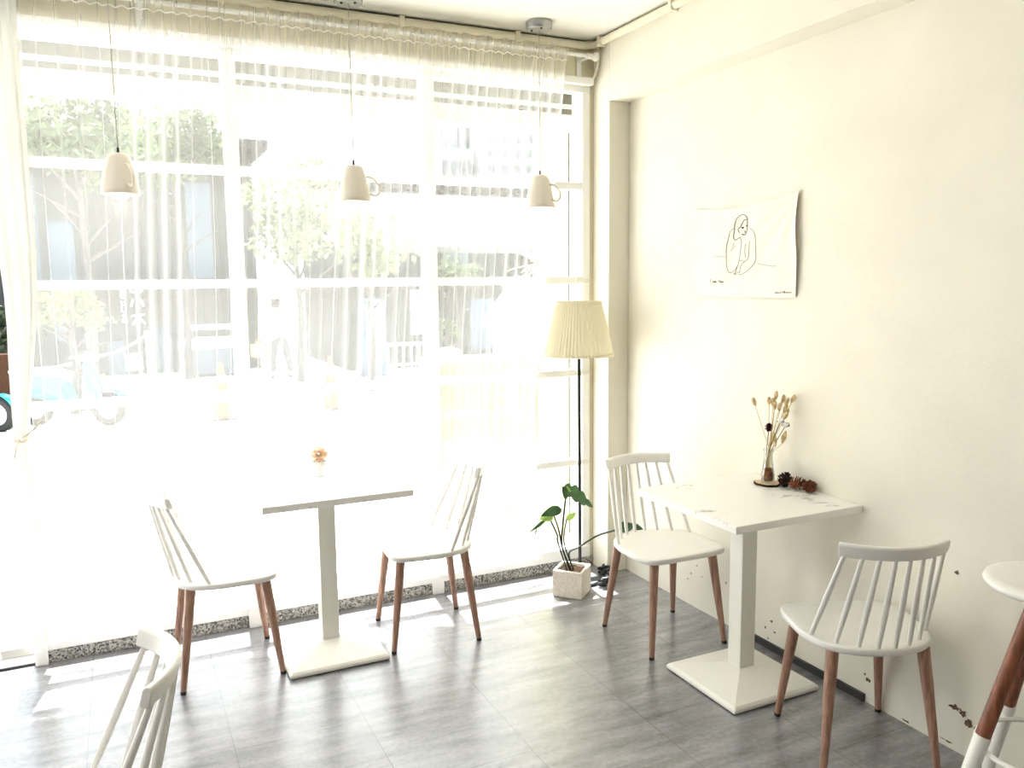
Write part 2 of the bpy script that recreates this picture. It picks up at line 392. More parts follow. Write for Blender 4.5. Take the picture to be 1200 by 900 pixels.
# small latch strips on the right strip of the window
for z in (1.5924, 1.0946, .60): MB().box(-.235, -.155, -.018, -.0065, z-.011, z+.011).obj('window_latch', 'tablewhite', win, smooth=False, bevel=.002)
# door
door = bpy.data.objects.new('door_1', None); COL.objects.link(door); struct(door)
MB().box(-4.45, -4.39, -.03, .06, 0, 2.6).box(-4.4, -2.86, -.012, .05, 2.548, 2.6).obj('door_frame', 'frame', door, smooth=False, bevel=.004)

# peeled plaster low on the right wall
def chip(y, z, w, h, seed):
    b = MB(); n = 18; c = []
    for i in range(n):
        a = 2*PI*i/n; k = .6+.55*noise.noise(V(math.cos(a)*1.6+seed, math.sin(a)*1.6, seed*.37))
        c.append(V(-.0016, y+math.cos(a)*w*k, z+math.sin(a)*h*k))
    b.face(c); b.obj('paint_chip', 'chip', wr, smooth=False)
for px, py, w, h in ((1122, 671, .012, .012), (1120, 829, .03, .018), (1128, 836, .02, .02), (1136, 848, .022, .03), (1144, 855, .014, .012), (1018, 797, .018, .012), (1014, 790, .008, .008), (998, 808, .012, .008),
                     (904, 728, .012, .008), (897, 735, .008, .008), (908, 741, .012, .008), (900, 748, .008, .006), (889, 760, .02, .008), (817, 663, .008, .006), (810, 672, .007, .01), (823, 676, .006, .006), (806, 678, .008, .005), (851, 683, .006, .01), (1062, 845, .03, .006), (1110, 868, .03, .006)):
    p = at(px, py, 0, 0); chip(p.y, max(p.z, .004), w, h, px*.13)

# cable conduit below the ceiling
cd = thing('cable_conduit', 'cream cable conduit running under the ceiling round the window corner', 'pipe')
p0 = [(-6.0, -.022, 2.797), (-.20, -.022, 2.797), (-.165, -.034, 2.797), (-.146, -.06, 2.797), (-.146, -4.5, 2.797)]
MB().tube(p0, .019, 10).obj('conduit_pipe', 'pipe', cd)
MB().tube([(-6.0, -.008, H-.006), (-.17, -.008, H-.006)], .006, 6).tube([(-.131, -.03, H-.006), (-.131, -4.5, H-.006)], .006, 6).obj('painted_gap_shadow', 'cap', cd)  # dark tubes stand in for the shaded gap above the conduit
for x in (-5.2, -4.0, -2.9, -1.98, -1.18, -.58): MB().box(x-.012, x+.012, -.044, 0, 2.772, 2.822).obj('pipe_clip', 'pipe', cd, bevel=.004)
for y in (-.12, -.72, -1.6): MB().box(-.17, -.124, y-.012, y+.012, 2.772, 2.822).obj('pipe_clip', 'pipe', cd, bevel=.004)
lc = catmull([(-.145, -.08, 2.79), (-.14, -.075, 2.72), (-.145, -.06, 2.66), (-.165, -.04, 2.615), (-.2, -.02, 2.59)], 6)
tag(MB().tube(lc, .006, 8).obj('loose_cable', 'pipe'), 'cream cable hanging in a curve from the conduit at the corner', 'cable')

# ================================================================== CURTAIN
rod = thing('curtain_rod', 'white curtain rod with a ball end above the window', 'curtain rod')
MB().tube([(-4.3, -.085, 2.728), (-.19, -.085, 2.728)], .009, 10).obj('rod', 'frame', rod)
MB().blob((-.163, -.085, 2.728), .022, 16).tube([(-.212, -.085, 2.728), (-.18, -.085, 2.728)], .014, 12).obj('finial', 'frame', rod)
for x in (-.216, -2.3, -4.2): MB().box(x-.014, x+.014, -.012, -.001, 2.60, 2.76).box(x-.008, x+.008, -.09, -.004, 2.712, 2.724).obj('bracket', 'frame', rod, bevel=.002)

def curtain(xl, xr_top, xr_bot, ztop, zbot, n=700, rows=36, seed=1.3):
    b = MB(); rings = []
    import bisect
    for r in range(rows+1):
        t = r/rows; z = ztop+(zbot-ztop)*t
        row = []
        for i in range(n+1):
            s = i/n
            xr = xr_top+(xr_bot-xr_top)*min(1, t*1.5)
            x = xl+(xr-xl)*s
            ph = 40*s*2*PI + 4.5*noise.noise(V(s*9, seed, t*.7)) + 1.2*noise.noise(V(s*30, 3, t*1.6))
            amp = (.6 if z > 2.6 else 1)*.0017+.024*max(0, noise.noise(V(s*11, t*.9, seed+5))-.02)
            gather = .55+.45*math.cos(min(1, abs(z-2.69)/.06)*PI/2) if z > 2.62 else 1
            y = -.088 + amp*math.sin(ph)*(1 if z < 2.66 else .5) + .0011*math.sin(ph*2.7+1)
            if abs(z-2.728) < .03: y -= .010          # around the rod, on the room side
            x += .010*math.cos(ph*1.0)+.02*noise.noise(V(s*14, 9, t*2.2))*t
            zz = z
            if r == 0: zz += .006*math.sin(ph*.5)
            row.append(V(x, y, zz))
        rings.append(row)
    R = [[b.bm.verts.new(p) for p in q] for q in rings]
    for a, c in zip(R, R[1:]):
        for i in range(n): b.bm.faces.new((a[i], a[i+1], c[i+1], c[i]))
    return b
cu = thing('sheer_curtain', 'white sheer curtain hanging across the whole front window', 'curtain')
curtain(-2.79, -.335, -.52, 2.755, .115).obj('curtain_fabric', 'sheer', cu, angle=180)
sm = catmull([(-2.79+i*.0153, -.112+.004*math.sin(i*1.3), 2.686+.005*math.sin(i*2.1)) for i in range(161)], 2)
MB().tube(sm, .0028, 5).obj('header_seam', 'sheerd', cu)
# gathered end tied to the post
tb = thing('tied_curtain_end', 'gathered white curtain end tied to the left window post', 'curtain')
rings = []
for r in range(40):
    z = 2.74-(2.74-.12)*r/39
    d = abs(z-.985); w = .018+.036*min(1, d/.75)**.8 if z > .985 else .016+.02*min(1, d/.5)
    cx = (-2.80-.038*max(0, 1-d/.5)) if z > .985 else -2.838
    ring = []
    for j in range(48):
        a = 2*PI*j/48; k = 1+.28*math.sin(a*9+z*1.3)+.1*math.sin(a*17-z*2)
        ring.append(V(cx+math.cos(a)*w*k, -.085+math.sin(a)*w*.5*k, z))
    rings.append(ring)
MB().rings(rings, False, False).obj('gathered_fabric', 'sheerd', tb, angle=180)
tie = [(-2.838+math.cos(a)*.023, -.085+math.sin(a)*.018, .985+.012*math.sin(a)) for a in [2*PI*j/16 for j in range(17)]]
MB().tube(tie, .005, 7).tube(catmull([(-2.84, -.105, .985), (-2.855, -.112, .95), (-2.865, -.11, .90)], 4), .003, 6).tube(catmull([(-2.83, -.105, .99), (-2.79, -.112, 1.02), (-2.765, -.1, 1.05)], 4), .004, 6).obj('tie_cord', 'rope', tb)

# ================================================================== CHAIRS
def seat_outline(k=1.0, n=5):
    half = [(0, .197), (.11, .195), (.184, .181), (.212, .13), (.215, .03), (.209, -.05), (.178, -.135), (.105, -.190)]
    pts = [V(x, y, 0) for x, y in half] + [V(0, -.207, 0)] + [V(-x, y, 0) for x, y in half[:0:-1]]
    return [p*k for p in catmull(pts, n, True)]
def back_arc(s): return -.264+.064*s*s
def make_chair():
    t = thing('dining_chair', '', 'chair')
    b = MB(); L = []
    for k, z in ((.55, .4045), (.95, .4045), (.988, .406), (1.0, .4095), (1.0, .4235), (.992, .4275), (.97, .429), (.8, .4265), (.5, .4245)):
        L.append([V(p.x, p.y, z) for p in seat_outline(k)])
    b.rings(L).obj('seat', 'white', t, angle=60)
    # curved top rail
    sec = []
    for i in range(25):
        s = -1+2*i/24; c = V(.170*s, back_arc(s), .76); tn = V(.170, .128*s, 0).normalized(); nr = V(-tn.y, tn.x, 0)*-1   # points to the back
        nr = V(tn.y, -tn.x, 0)
        h = .0225; d = .0115
        ring = []
        for u, v in ((-1, -1), (-.3, -1.06), (.3, -1.06), (1, -1), (1.15, -.4), (1.0, .7), (.5, 1), (-.4, 1), (-1, .7), (-1.05, -.2)):
            ring.append(c + nr*(u*d + .006*v) + V(0, 0, v*h))
        sec.append(ring)
    MB().rings(sec).obj('top_rail', 'white', t, bevel=.003, angle=50)
    for i in range(8):
        s = -1+2*i/7
        p = V(.193*s, -.193+.123*abs(s)**2.2, .422); q = V(.158*s, back_arc(s*.93)-.002, .743)
        MB().tube([p, p.lerp(q, .12), p.lerp(q, .45), p.lerp(q, .85), q], [.0068, .008, .0096, .0078, .0066], 10).obj('spindle', 'white', t)
    for sx in (-1, 1):
        for sy in (1, -1):
            tp = V(sx*.150, sy*.142+.002, .404); ft = V(sx*.190, sy*.192, 0)
            lg = MB().tube([tp, tp.lerp(ft, .3), ft.lerp(tp, .03)], [.0205, .0185, .0112], 14).obj('leg', 'wood', t)
            MB().tube([ft.lerp(tp, .03), V(ft.x, ft.y, 0)], [.0116, .0112], 14).obj('foot_cap', 'cap', lg)
    return t
G = 'white spindle-back chairs'
ch = [((-2.128, -.368), -89.5, 'white spindle-back chair left of the window table, facing right'),
      ((-1.262, -.420), 84, 'white spindle-back chair right of the window table, facing left'),
      ((-.325, -.947), 179, 'white spindle-back chair between the wall table and the potted plant'),
      ((-.264, -1.960), -22, 'white spindle-back chair in the right foreground with its back to the viewer'),
      ((-2.655, -1.955), 90, 'white chair back cut off at the bottom left of the view')]
proto = make_chair()
for i, (c, a, lab) in enumerate(ch):
    o = proto if i == 0 else copy_tree(proto)
    o.location = (c[0], c[1], 0); o.rotation_euler = (0, 0, math.radians(a)); o['label'] = lab; o['group'] = G

# ================================================================== TABLES
def make_table():
    t = thing('pedestal_table', '', 'table')
    MB().box(-.30, .30, -.30, .30, .722, .75).obj('tabletop', 'marble', t, smooth=False, bevel=.003)
    MB().box(-.0365, .0365, -.0365, .0365, .05, .722).obj('column', 'tablewhite', t, smooth=False, bevel=.004)
    def sq(h, z): return [V(-h, -h, z), V(h, -h, z), V(h, h, z), V(-h, h, z)]
    MB().rings([sq(.205, .004), sq(.209, .004), sq(.209, .018), sq(.199, .027), sq(.038, .068)]).obj('base_plate', 'tablewhite', t, smooth=False, bevel=.004)
    MB().box(-.2, .2, -.2, .2, 0, .004).obj('base_foot', 'cap', t, smooth=False)
    return t
tb1 = make_table(); tb2 = copy_tree(tb1)
tb1.location = (-1.712, -.428, 0); tb1['label'] = 'square white marble-top pedestal table standing in front of the window'; tb1['group'] = 'marble pedestal tables'
tb2.location = (-.302, -1.436, 0); tb2['label'] = 'square white marble-top pedestal table standing against the right wall'; tb2['group'] = 'marble pedestal tables'

# ================================================================== BAR STOOL
SC = V(-.305, -2.62, 0)
st = thing('bar_stool', 'white round-seated bar stool with wooden legs at the right edge', 'stool', SC)
MB().lathe([(.0, .772), (.13, .772), (.158, .778), (.17, .79), (.165, .800), (.14, .8035), (.08, .799), (0.001, .797)], n=40).obj('seat', 'metalwhite', st, angle=80)
a0 = math.atan2(.43, -.90)
for k in range(4):
    a = a0+k*PI/2; d = V(math.cos(a), math.sin(a), 0)
    tp = d*.045+V(0, 0, .775); ft = d*.285
    P = lambda z: ft.lerp(tp, z/.775)
    lg = MB().tube([tp, P(.375)], [.0185, .0195], 14).obj('leg', 'woodstool', st)
    MB().tube([P(.38), P(.355), P(.012)], [.0215, .0215, .0125], 14).obj('metal_sleeve', 'metalwhite', lg)
    MB().tube([P(.014), ft], [.014, .014], 12).obj('foot_cap', 'cap', lg)
rr = .16
MB().tube([(math.cos(2*PI*j/40)*rr, math.sin(2*PI*j/40)*rr, .335) for j in range(41)], .0075, 8).obj('footrest_ring', 'metalwhite', st)

# ================================================================== FLOOR LAMP
LX, LY = -.317, -.192
fl = thing('floor_lamp', 'black floor lamp with pleated cream shade in the window corner', 'lamp', (LX, LY, 0))
MB().lathe([(.001, 0), (.108, 0), (.112, .004), (.112, .012), (.106, .016)], n=40).obj('base', 'black', fl)
MB().lathe([(.106, .0155), (.09, .018), (.001, .018)], n=40).obj('base_plate_top', 'greyplate', fl)
MB().tube([(0, 0, .016), (-.006, 0, 1.22)], .0085, 12).obj('pole', 'black', fl)
zb, zt = 1.205, 1.487
def pleat(a, z): return 1+.022*math.sin(a*60)
b = MB(); prof = []
for i in range(13):
    t = i/12; prof.append((.180+(.114-.180)*t, zb+(zt-zb)*t))
b.lathe(prof, n=480, wob=pleat); shade = b.obj('lamp_shade', 'shade', fl, angle=180)
shade.location = (-.008, 0, 0)
for r, z in ((.178, zb+.012), (.116, zt-.012)):
    MB().tube([(math.cos(2*PI*j/60)*r, math.sin(2*PI*j/60)*r, z) for j in range(61)], .0035, 6).obj('trim_band', 'shade', fl, loc=(-.008, 0, 0))
# spider holding the shade
MB().tube([(-.006, 0, 1.2), (-.008, 0, zt-.03)], .006, 8).tube([(-.118, 0, zt-.02), (.1, 0, zt-.02)], .0025, 6).tube([(-.008, -.11, zt-.02), (-.008, .11, zt-.02)], .0025, 6).obj('shade_holder', 'black', fl)
c2 = []
for j in range(64):
    a_ = math.radians(-80 + 100*abs(((j/16) % 2)-1)); r_ = .134+.016*math.sin(j*1.9)+.012*(j//16)*.6
    x_, y_ = LX+.012+math.cos(a_)*r_, LY-.005+math.sin(a_)*r_
    if y_ > -.172: x_ = min(x_, -.138)
    c2.append((x_, y_, .009+.013*(j//16)+.003*math.sin(j*2.3)))
tag(MB().tube(catmull(c2, 3), .0075, 8).obj('power_cord', 'black'), 'black power cord coiled loosely on the floor around the lamp base', 'cord')

# ================================================================== POTTED PLANT
PX, PY = -.445, -.330
pp = thing('potted_plant', 'leafy green plant in a square speckled stone pot by the floor lamp', 'plant', (PX, PY, 0))
pr = Matrix.Rotation(math.radians(42), 4, 'Z'); hs = .0765
def sqr(h, z): return [pr @ V(-h, -h, z), pr @ V(h, -h, z), pr @ V(h, h, z), pr @ V(-h, h, z)]
MB().rings([sqr(hs-.003, 0), sqr(hs, .004), sqr(hs+.001, .137), sqr(hs-.001, .14), sqr(hs-.013, .14), sqr(hs-.014, .115)], True, False).obj('pot', 'terrazzo', pp, smooth=False, bevel=.002)
b = MB(); n = 14
g = [[b.bm.verts.new(pr @ V((-1+2*i/n)*.064, (-1+2*j/n)*.064, .124+.008*noise.noise(V(i*.6, j*.6, 2)))) for j in range(n+1)] for i in range(n+1)]
for i in range(n):
    for j in range(n): b.bm.faces.new((g[i][j], g[i+1][j], g[i+1][j+1], g[i][j+1]))
b.obj('soil', 'soil', pp)
O = V(PX, PY, 0)
def pl(cx, cy, y=-.33): return at(600+cx/4.5, 520+cy/4.5, y)      # from the 4.5x close-up
def leaf(base, tip, width, m, droop=.0, name='leaf', normal=V(0, -.55, .8), split=False, parent=None, fold=.25):
    base, tip = Vector(base), Vector(tip); ax = tip-base; ln = ax.length; ax.normalize()
    sd = ax.cross(normal).normalized(); up = sd.cross(ax).normalized()
    b = MB(); n = 12; rows = []
    for i in range(n+1):
        t = i/n; w = width*math.sin(PI*min(1, t**.75*1.0))**.8*(1-.25*t) if 0 < t < 1 else 0.0005
        if split and 0 < t < 1: w *= (1-.35*(i % 3 == 0))
        c = base+ax*ln*t - V(0, 0, 1)*droop*t*t
        rows.append([c+sd*w*k+up*(abs(k)*w*fold) for k in (-1, -.5, 0, .5, 1)])
    R = [[b.bm.verts.new(p-O) for p in q] for q in rows]
    for a, c in zip(R, R[1:]):
        for i in range(4): b.bm.faces.new((a[i], a[i+1], c[i+1], c[i]))
    return b.obj(name, m, parent or pp, angle=180)
def stem(pts, r=.0045):
    return MB().tube(catmull([Vector(p)-O for p in pts], 5), r, 8).obj('stem', 'stem', pp)
root = V(PX-.0, PY, .12)
stem([root+V(-.03, -.01, 0), pl(242, 520), pl(238, 480), pl(195, 388)])
stem([root+V(-.01, 0, 0), pl(268, 560), pl(245, 450), pl(218, 372)])
stem([root+V(.0, .01, 0), pl(264, 540), pl(268, 430), pl(282, 290)], .005)
stem([root+V(.01, .0, 0), pl(274, 520), pl(288, 398)], .004)
stem([root+V(.015, .01, 0), pl(300, 578), pl(352, 545), pl(440, 490, -.36), pl(510, 465, -.42), pl(575, 450, -.50)], .0045)
leaf(pl(215, 378), pl(145, 400), .030, 'leafy', .0, normal=V(-.2, -.8, .6))
leaf(pl(262, 345), pl(150, 372), .030, 'leaf', .01, normal=V(0, -.75, .6))
leaf(pl(190, 388), pl(85, 482), .010, 'leaf', -.01, normal=V(.3, -.8, .5))
leaf(pl(128, 445), pl(120, 497), .006, 'leaf', 0, normal=V(.3, -.8, .5))
leaf(pl(225, 350), pl(262, 348), .014, 'leaf', .008, normal=V(0, -.8, .5))
leaf(pl(266, 232), pl(428, 320), .056, 'leaf', .015, split=True, normal=V(.1, -.75, .62))
leaf(pl(290, 290), pl(262, 222), .026, 'leaf', 0, normal=V(.2, -.9, .4))
leaf(pl(285, 222), pl(330, 290), .010, 'leafy', .0, normal=V(.2, -.8, .5))
leaf(pl(312, 212), pl(270, 172), .006, 'leafy', 0)
leaf(pl(285, 402), pl(342, 360), .018, 'leafy', 0, normal=V(-.3, -.8, .4))
leaf(pl(570, 450, -.50), pl(650, 420, -.56), .030, 'leaf', .01, normal=V(0, -.85, .5))
leaf(pl(620, 425, -.54), pl(705, 455, -.60), .018, 'leaf', .012, normal=V(0, -.85, .5))
leaf(pl(575, 415, -.52), pl(620, 462, -.54), .020, 'leaf', 0, normal=V(0, -.85, .5))

# ================================================================== PENDANT LAMPS
def make_pendant():
    t = thing('pendant_lamp', '', 'lamp')
    MB().lathe([(.001, 2.8246), (.062, 2.8246), (.064, 2.815), (.062, 2.792), (.056, 2.786), (.001, 2.786)], n=36).obj('canopy', 'chrome', t)
    for sx_, sy_ in ((.028, -.03), (-.03, -.02)): MB().blob((sx_, sy_, 2.785), .006, 8).obj('canopy_screw', 'cap', t)
    MB().tube([(0, 0, 2.79), (0, 0, 2.125)], .0022, 8).obj('cord', 'cord', t)
    MB().tube([(0, 0, 2.128), (0, 0, 2.104)], [.004, .006], 10).obj('cord_grip', 'cap', t)
    sh = MB().lathe([(.001, 2.106), (.028, 2.105), (.037, 2.100), (.044, 2.088), (.054, 2.055), (.064, 2.01), (.071, 1.965), (.0735, 1.948), (.072, 1.946), (.0695, 1.948), (.060, 2.01), (.050, 2.055), (.040, 2.086), (.001, 2.098)], n=48).obj('cup_shade', 'cup', t, angle=60)
    h = catmull([(.054, 0, 2.058), (.082, 0, 2.050), (.108, 0, 2.020), (.110, 0, 1.990), (.092, 0, 1.975), (.068, 0, 1.984)], 7)
    MB().tube(h, .0048, 8).obj('handle', 'cup', sh)
    MB().blob((0, 0, 1.958), .036, 20).tube([(0, 0, 1.985), (0, 0, 2.06)], [.022, .018], 14).obj('bulb', 'bulb', t)
    return t
PY_ = -.195
PEND = [at(px_, py_, PY_).x for px_, py_ in ((140, 205), (415, 212), (633, 228))]
pen = make_pendant()
for i, (x, a, lab) in enumerate(((PEND[0], -66, 'cream teacup pendant lamp, leftmost of three, handle turned toward the viewer'),
                              (PEND[1], -14, 'cream teacup pendant lamp in the middle, handle standing out to the right'),
                              (PEND[2], -56, 'cream teacup pendant lamp nearest the right wall above the floor lamp'))):
    o = pen if i == 0 else copy_tree(pen)
    o.location = (x, PY_, 0); o.rotation_euler = (0, 0, math.radians(a)); o['label'] = lab; o['group'] = 'teacup pendant lamps'

# ================================================================== WALL TAPESTRY
tp = thing('wall_tapestry', 'pale cotton wall hanging with a line drawing of a woman', 'tapestry', (0, 0, 0))
b = MB(); NY, NZ = 60, 44
ca, cb, ccr, cdl = V(0, -.709, 1.911), V(0, -1.372, 1.930), V(0, -1.372, 1.511), V(0, -.711, 1.511)
def cloth(s, t):
    top = ca.lerp(cb, s); bot = cdl.lerp(ccr, s)
    top.z -= .026*math.sin(PI*s)*(1-.2*s)
    p = top.lerp(bot, t)
    d = math.hypot((1-s)*1.3, t); ang = math.atan2(t, (1-s)*1.3+1e-6)
    w = .0045*math.sin(ang*17+2*d)*max(0, 1-d)*min(1, d*5) + .003*noise.noise(V(s*5, t*4, 1)) + .002*math.sin(s*21+3*t)
    off = .008+w+.012*max(0, (s-.93)/.07)**2*math.sin(PI*min(1, t*.9+.05))
    p.x = -max(.003, off)
    p.y += .004*math.sin(t*7)*max(0, (s-.9)/.1)
    return p
g = [[b.bm.verts.new(cloth(i/NY, j/NZ)) for j in range(NZ+1)] for i in range(NY+1)]
for i in range(NY):
    for j in range(NZ): b.bm.faces.new((g[i][j], g[i+1][j], g[i+1][j+1], g[i][j+1]))
b.obj('cloth', 'cloth', tp, angle=180)
def onc(px, py):
    q = at(px, py, -.01, 0)
    s = (q.y-ca.y)/(cb.y-ca.y); t = (1.915-q.z)/(1.915-1.511)
    p = cloth(max(0, min(1, s)), max(0, min(1, t))); return V(p.x-.0016, q.y, q.z)
def strokes(name, m, lines, r, conv):
    b = MB()
    for l in lines:
        pts = [onc(*conv(*p)) for p in l]
        cm = catmull(pts, 4) if len(pts) > 2 else pts
        b.tube(cm, r, 5)
    return b.obj(name, m, tp)
K = lambda x, y: (840+x*.1, 240+y*.1)       # 10x close-up of the figure
strokes('drawn_head', 'inkd', [
    [(215, 415), (195, 385), (205, 300), (207, 220), (235, 150), (295, 112), (335, 138), (355, 165)],
    [(350, 172), (315, 176), (295, 210), (275, 255), (245, 290), (262, 330)],
    [(355, 165), (358, 240), (352, 300), (320, 355), (285, 342)],
    [(215, 415), (245, 395), (265, 380)]], .0013, K)
strokes('drawn_face', 'inkd', [
    [(285, 268), (300, 262), (314, 268), (300, 276), (286, 270)], [(296, 268), (304, 270)], [(340, 240), (350, 246), (354, 250)], [(343, 250), (350, 250)],
    [(326, 300), (330, 318), (318, 322)], [(300, 345), (318, 352), (330, 344)]], .0014, K)
strokes('drawn_body', 'ink', [
    [(195, 280), (160, 310), (140, 390), (115, 490), (108, 600), (110, 720), (140, 795), (190, 780), (235, 720), (255, 650), (275, 540), (285, 440), (268, 385)],
    [(255, 650), (290, 655), (320, 668), (285, 700), (270, 760), (268, 800)],
    [(235, 720), (215, 790), (195, 815), (265, 818), (330, 795), (400, 730), (450, 650), (458, 500), (455, 380), (430, 310), (380, 275)],
    [(385, 420), (380, 560), (360, 640), (320, 668)],
    [(265, 785), (230, 800), (200, 812)]], .0009, K)
for l in ([(-60, 612), (20, 606), (105, 610)], [(465, 688), (560, 705), (640, 720), (690, 716)], [(215, 480), (185, 510), (160, 535)], [(200, 450), (180, 495)], [(335, 455), (330, 540), (335, 620)]): strokes('drawn_line', 'inkg', [l], .0009, K)
K2 = lambda x, y: (810+x*.10833, 300+y*.10833)
strokes('lettering', 'inkd', [
    [(210, 248), (212, 292)], [(248, 276), (236, 270), (232, 284), (246, 286), (248, 276), (250, 288)], [(258, 288), (258, 272), (264, 288), (268, 272), (274, 288)],
    [(300, 262), (307, 276), (314, 262)], [(307, 276), (306, 290)], [(322, 276), (316, 284), (324, 289), (328, 281), (322, 276)], [(334, 274), (334, 287), (342, 287), (344, 274), (344, 289)]], .0009, K2)
strokes('signature', 'ink', [
    [(910, 396), (918, 392), (912, 400), (922, 402), (926, 394), (930, 402), (938, 392), (942, 402), (950, 394), (958, 400), (966, 392), (970, 402)], [(984, 380), (982, 402)],
    [(1000, 402), (1004, 380), (1014, 384), (1006, 392), (1016, 402)], [(1022, 398), (1030, 392), (1034, 402), (1042, 392), (1050, 400), (1058, 392), (1066, 402), (1076, 394), (1086, 398)]], .0009, K2)

# ================================================================== ON THE WALL TABLE
TZ = .75
cx, cy = -.090, -1.330
co = thing('wood_slice_coaster', 'round slice of wood with dark bark under the glass vase', 'coaster', (cx, cy, TZ))
MB().lathe([(.001, 0), (.050, 0), (.054, .003), (.053, .008), (.049, .009)], n=30, wob=lambda a, z: 1+.05*math.sin(a*3+1)+.03*math.sin(a*7)).obj('bark', 'bark', co)
MB().lathe([(.0495, .009), (.001, .010)], n=30, wob=lambda a, z: 1+.05*math.sin(a*3+1)+.03*math.sin(a*7)).obj('wood_face', 'slice', co)
vb = TZ+.0102
va = thing('glass_vase', 'small clear glass vase of dried stems on the wood slice', 'vase', (cx, cy, vb))
MB().lathe([(.001, 0), (.026, 0), (.028, .004), (.0275, .03), (.022, .065), (.017, .095), (.017, .115), (.021, .138), (.0195, .138), (.0155, .115), (.0155, .095), (.020, .065), (.0255, .03), (.025, .007), (.001, .006)], n=32).obj('vase_body', 'vase', va)
tag(MB().lathe([(.001, .0075), (.022, .0078), (.0225, .03), (.0185, .058), (.001, .062)], (cx, cy, vb), 18, wob=lambda a, z: 1+.06*math.sin(a*5+z*200)).obj('dried_filling', 'filling'), 'brown dried petals filling the bottom of the glass vase', 'dried petals', kind='stuff')
vt = V(cx, cy, vb+.10)
def pv(x, y, off=0):   # from the 5.625x close-up, on a plane through the vase facing the viewer
    px, py = 840+x/5.625, 440+y/5.625
    d = _f+_r*((px-600)/FPX)-_u*((py-450)/FPX); n = V(math.sin(.62), math.cos(.62), 0)
    k = ((V(cx, cy, 0)-CAM).dot(n)+off)/d.dot(n); p = CAM+d*k
    p.x = min(p.x, -.012); return p
tails = [(245, 172, -.02), (345, 168, .01), (391, 130, .0), (383, 197, -.015), (415, 205, -.01), (438, 155, .012), (462, 170, .0), (453, 218, -.012), (504, 152, .0), (460, 245, .012), (455, 262, -.02), (372, 175, .018)]
for i, (x, y, o_) in enumerate(tails):
    c = pv(x, y, o_); base = V(cx+random.uniform(-.008, .008), cy+random.uniform(-.008, .008), vb+.02)
    neck = V(cx, cy, vb+.115)+V(random.uniform(-.009, .009), random.uniform(-.009, .009), 0)
    lab = 'fluffy beige dried grass stem leaning far left out of the vase' if i == 0 else 'fluffy beige dried grass stem in the bunch in the glass vase'
    t = thing('dried_grass_stem', lab, 'dried grass', base, 0, 'dried bunny-tail grass in the vase' )
    d = (c-neck).normalized()
    end = c-d*.016
    mid = neck.lerp(end, .5)+V(0, 0, .004)
    MB().tube(catmull([base-base, neck-base, mid-base, end-base], 5), .0011, 6).obj('stem', 'straw', t)
    q = V(0, 0, 1).rotation_difference(d).to_matrix().to_4x4()
    bb = MB(); bb.blob((0, 0, 0), .0086, 14, .25, 1, 1, 2.05, i)
    for k in range(60):
        a = random.uniform(0, 2*PI); h = random.uniform(-.9, .95); rr_ = math.sqrt(max(0, 1-h*h))
        p = V(math.cos(a)*rr_*.0078, math.sin(a)*rr_*.0078, h*.0168); nrm = V(math.cos(a)*rr_, math.sin(a)*rr_, h+.6).normalized()
        bb.face([p+V(-.0006, 0, 0), p+V(.0006, 0, 0), p+nrm*.0055])
    ob = bb.obj('plume', 'tail', t, angle=180); ob.data.transform(Matrix.Translation(c-base) @ q)
# cotton bolls, dark red flower
for i, (x, y, r) in enumerate(((422, 302, .013), (455, 328, .015))):
    c = pv(x, y, -.022); base = V(cx, cy-.004+.008*i, vb+.02); neck = V(cx-.006+.008*i, cy-.004, vb+.115)
    t = thing('cotton_stem', ['small white cotton boll left in the vase bunch', 'larger white cotton boll with dark husk in the vase bunch'][i], 'dried flower', base)
    MB().tube(catmull([V(0, 0, 0), neck-base, c-base], 6), .0014, 6).obj('stem', 'darkstem', t)
    bb = MB()
    for k in range(4):
        a = k*PI/2+.4; bb.blob(c-base+V(math.cos(a)*r*.5, math.sin(a)*r*.35, r*.25*(k % 2)), r*.68, 12, .2, seed=k)
    bb.obj('boll', 'cotton', t)
    bb = MB()
    for k in range(4):
        a = k*PI/2; p = c-base+V(0, 0, -r*.5); d1 = V(math.cos(a), math.sin(a), .0)
        bb.face([p, p+d1*r*1.05+V(-d1.y, d1.x, 0)*r*.35+V(0, 0, r*.3), p+d1*r*1.35+V(0, 0, r*.9), p+d1*r*1.05-V(-d1.y, d1.x, 0)*r*.35+V(0, 0, r*.3)])
    bb.obj('husk', 'bark', t)
c = pv(343, 342, -.02); base = V(cx-.008, cy, vb+.02); neck = V(cx-.008, cy+.004, vb+.115)
t = thing('dried_red_flower', 'dark red dried flower on the left of the vase bunch', 'dried flower', base)
MB().tube(catmull([V(0, 0, 0), neck-base, c-base], 6), .0014, 6).obj('stem', 'darkstem', t)
bb = MB()
for k in range(36):
    a = k*2.4; h = 1-2*(k+.5)/36; rr_ = math.sqrt(1-h*h); d = V(math.cos(a)*rr_, math.sin(a)*rr_, h); sd = d.cross(V(.3, .2, 1)).normalized()
    p = c-base+d*.004
    bb.face([p, p+d*.010+sd*.006, p+d*.016, p+d*.010-sd*.006])
bb.blob(c-base, .0105, 10)
bb.obj('flower_head', 'redflower', t, smooth=False)
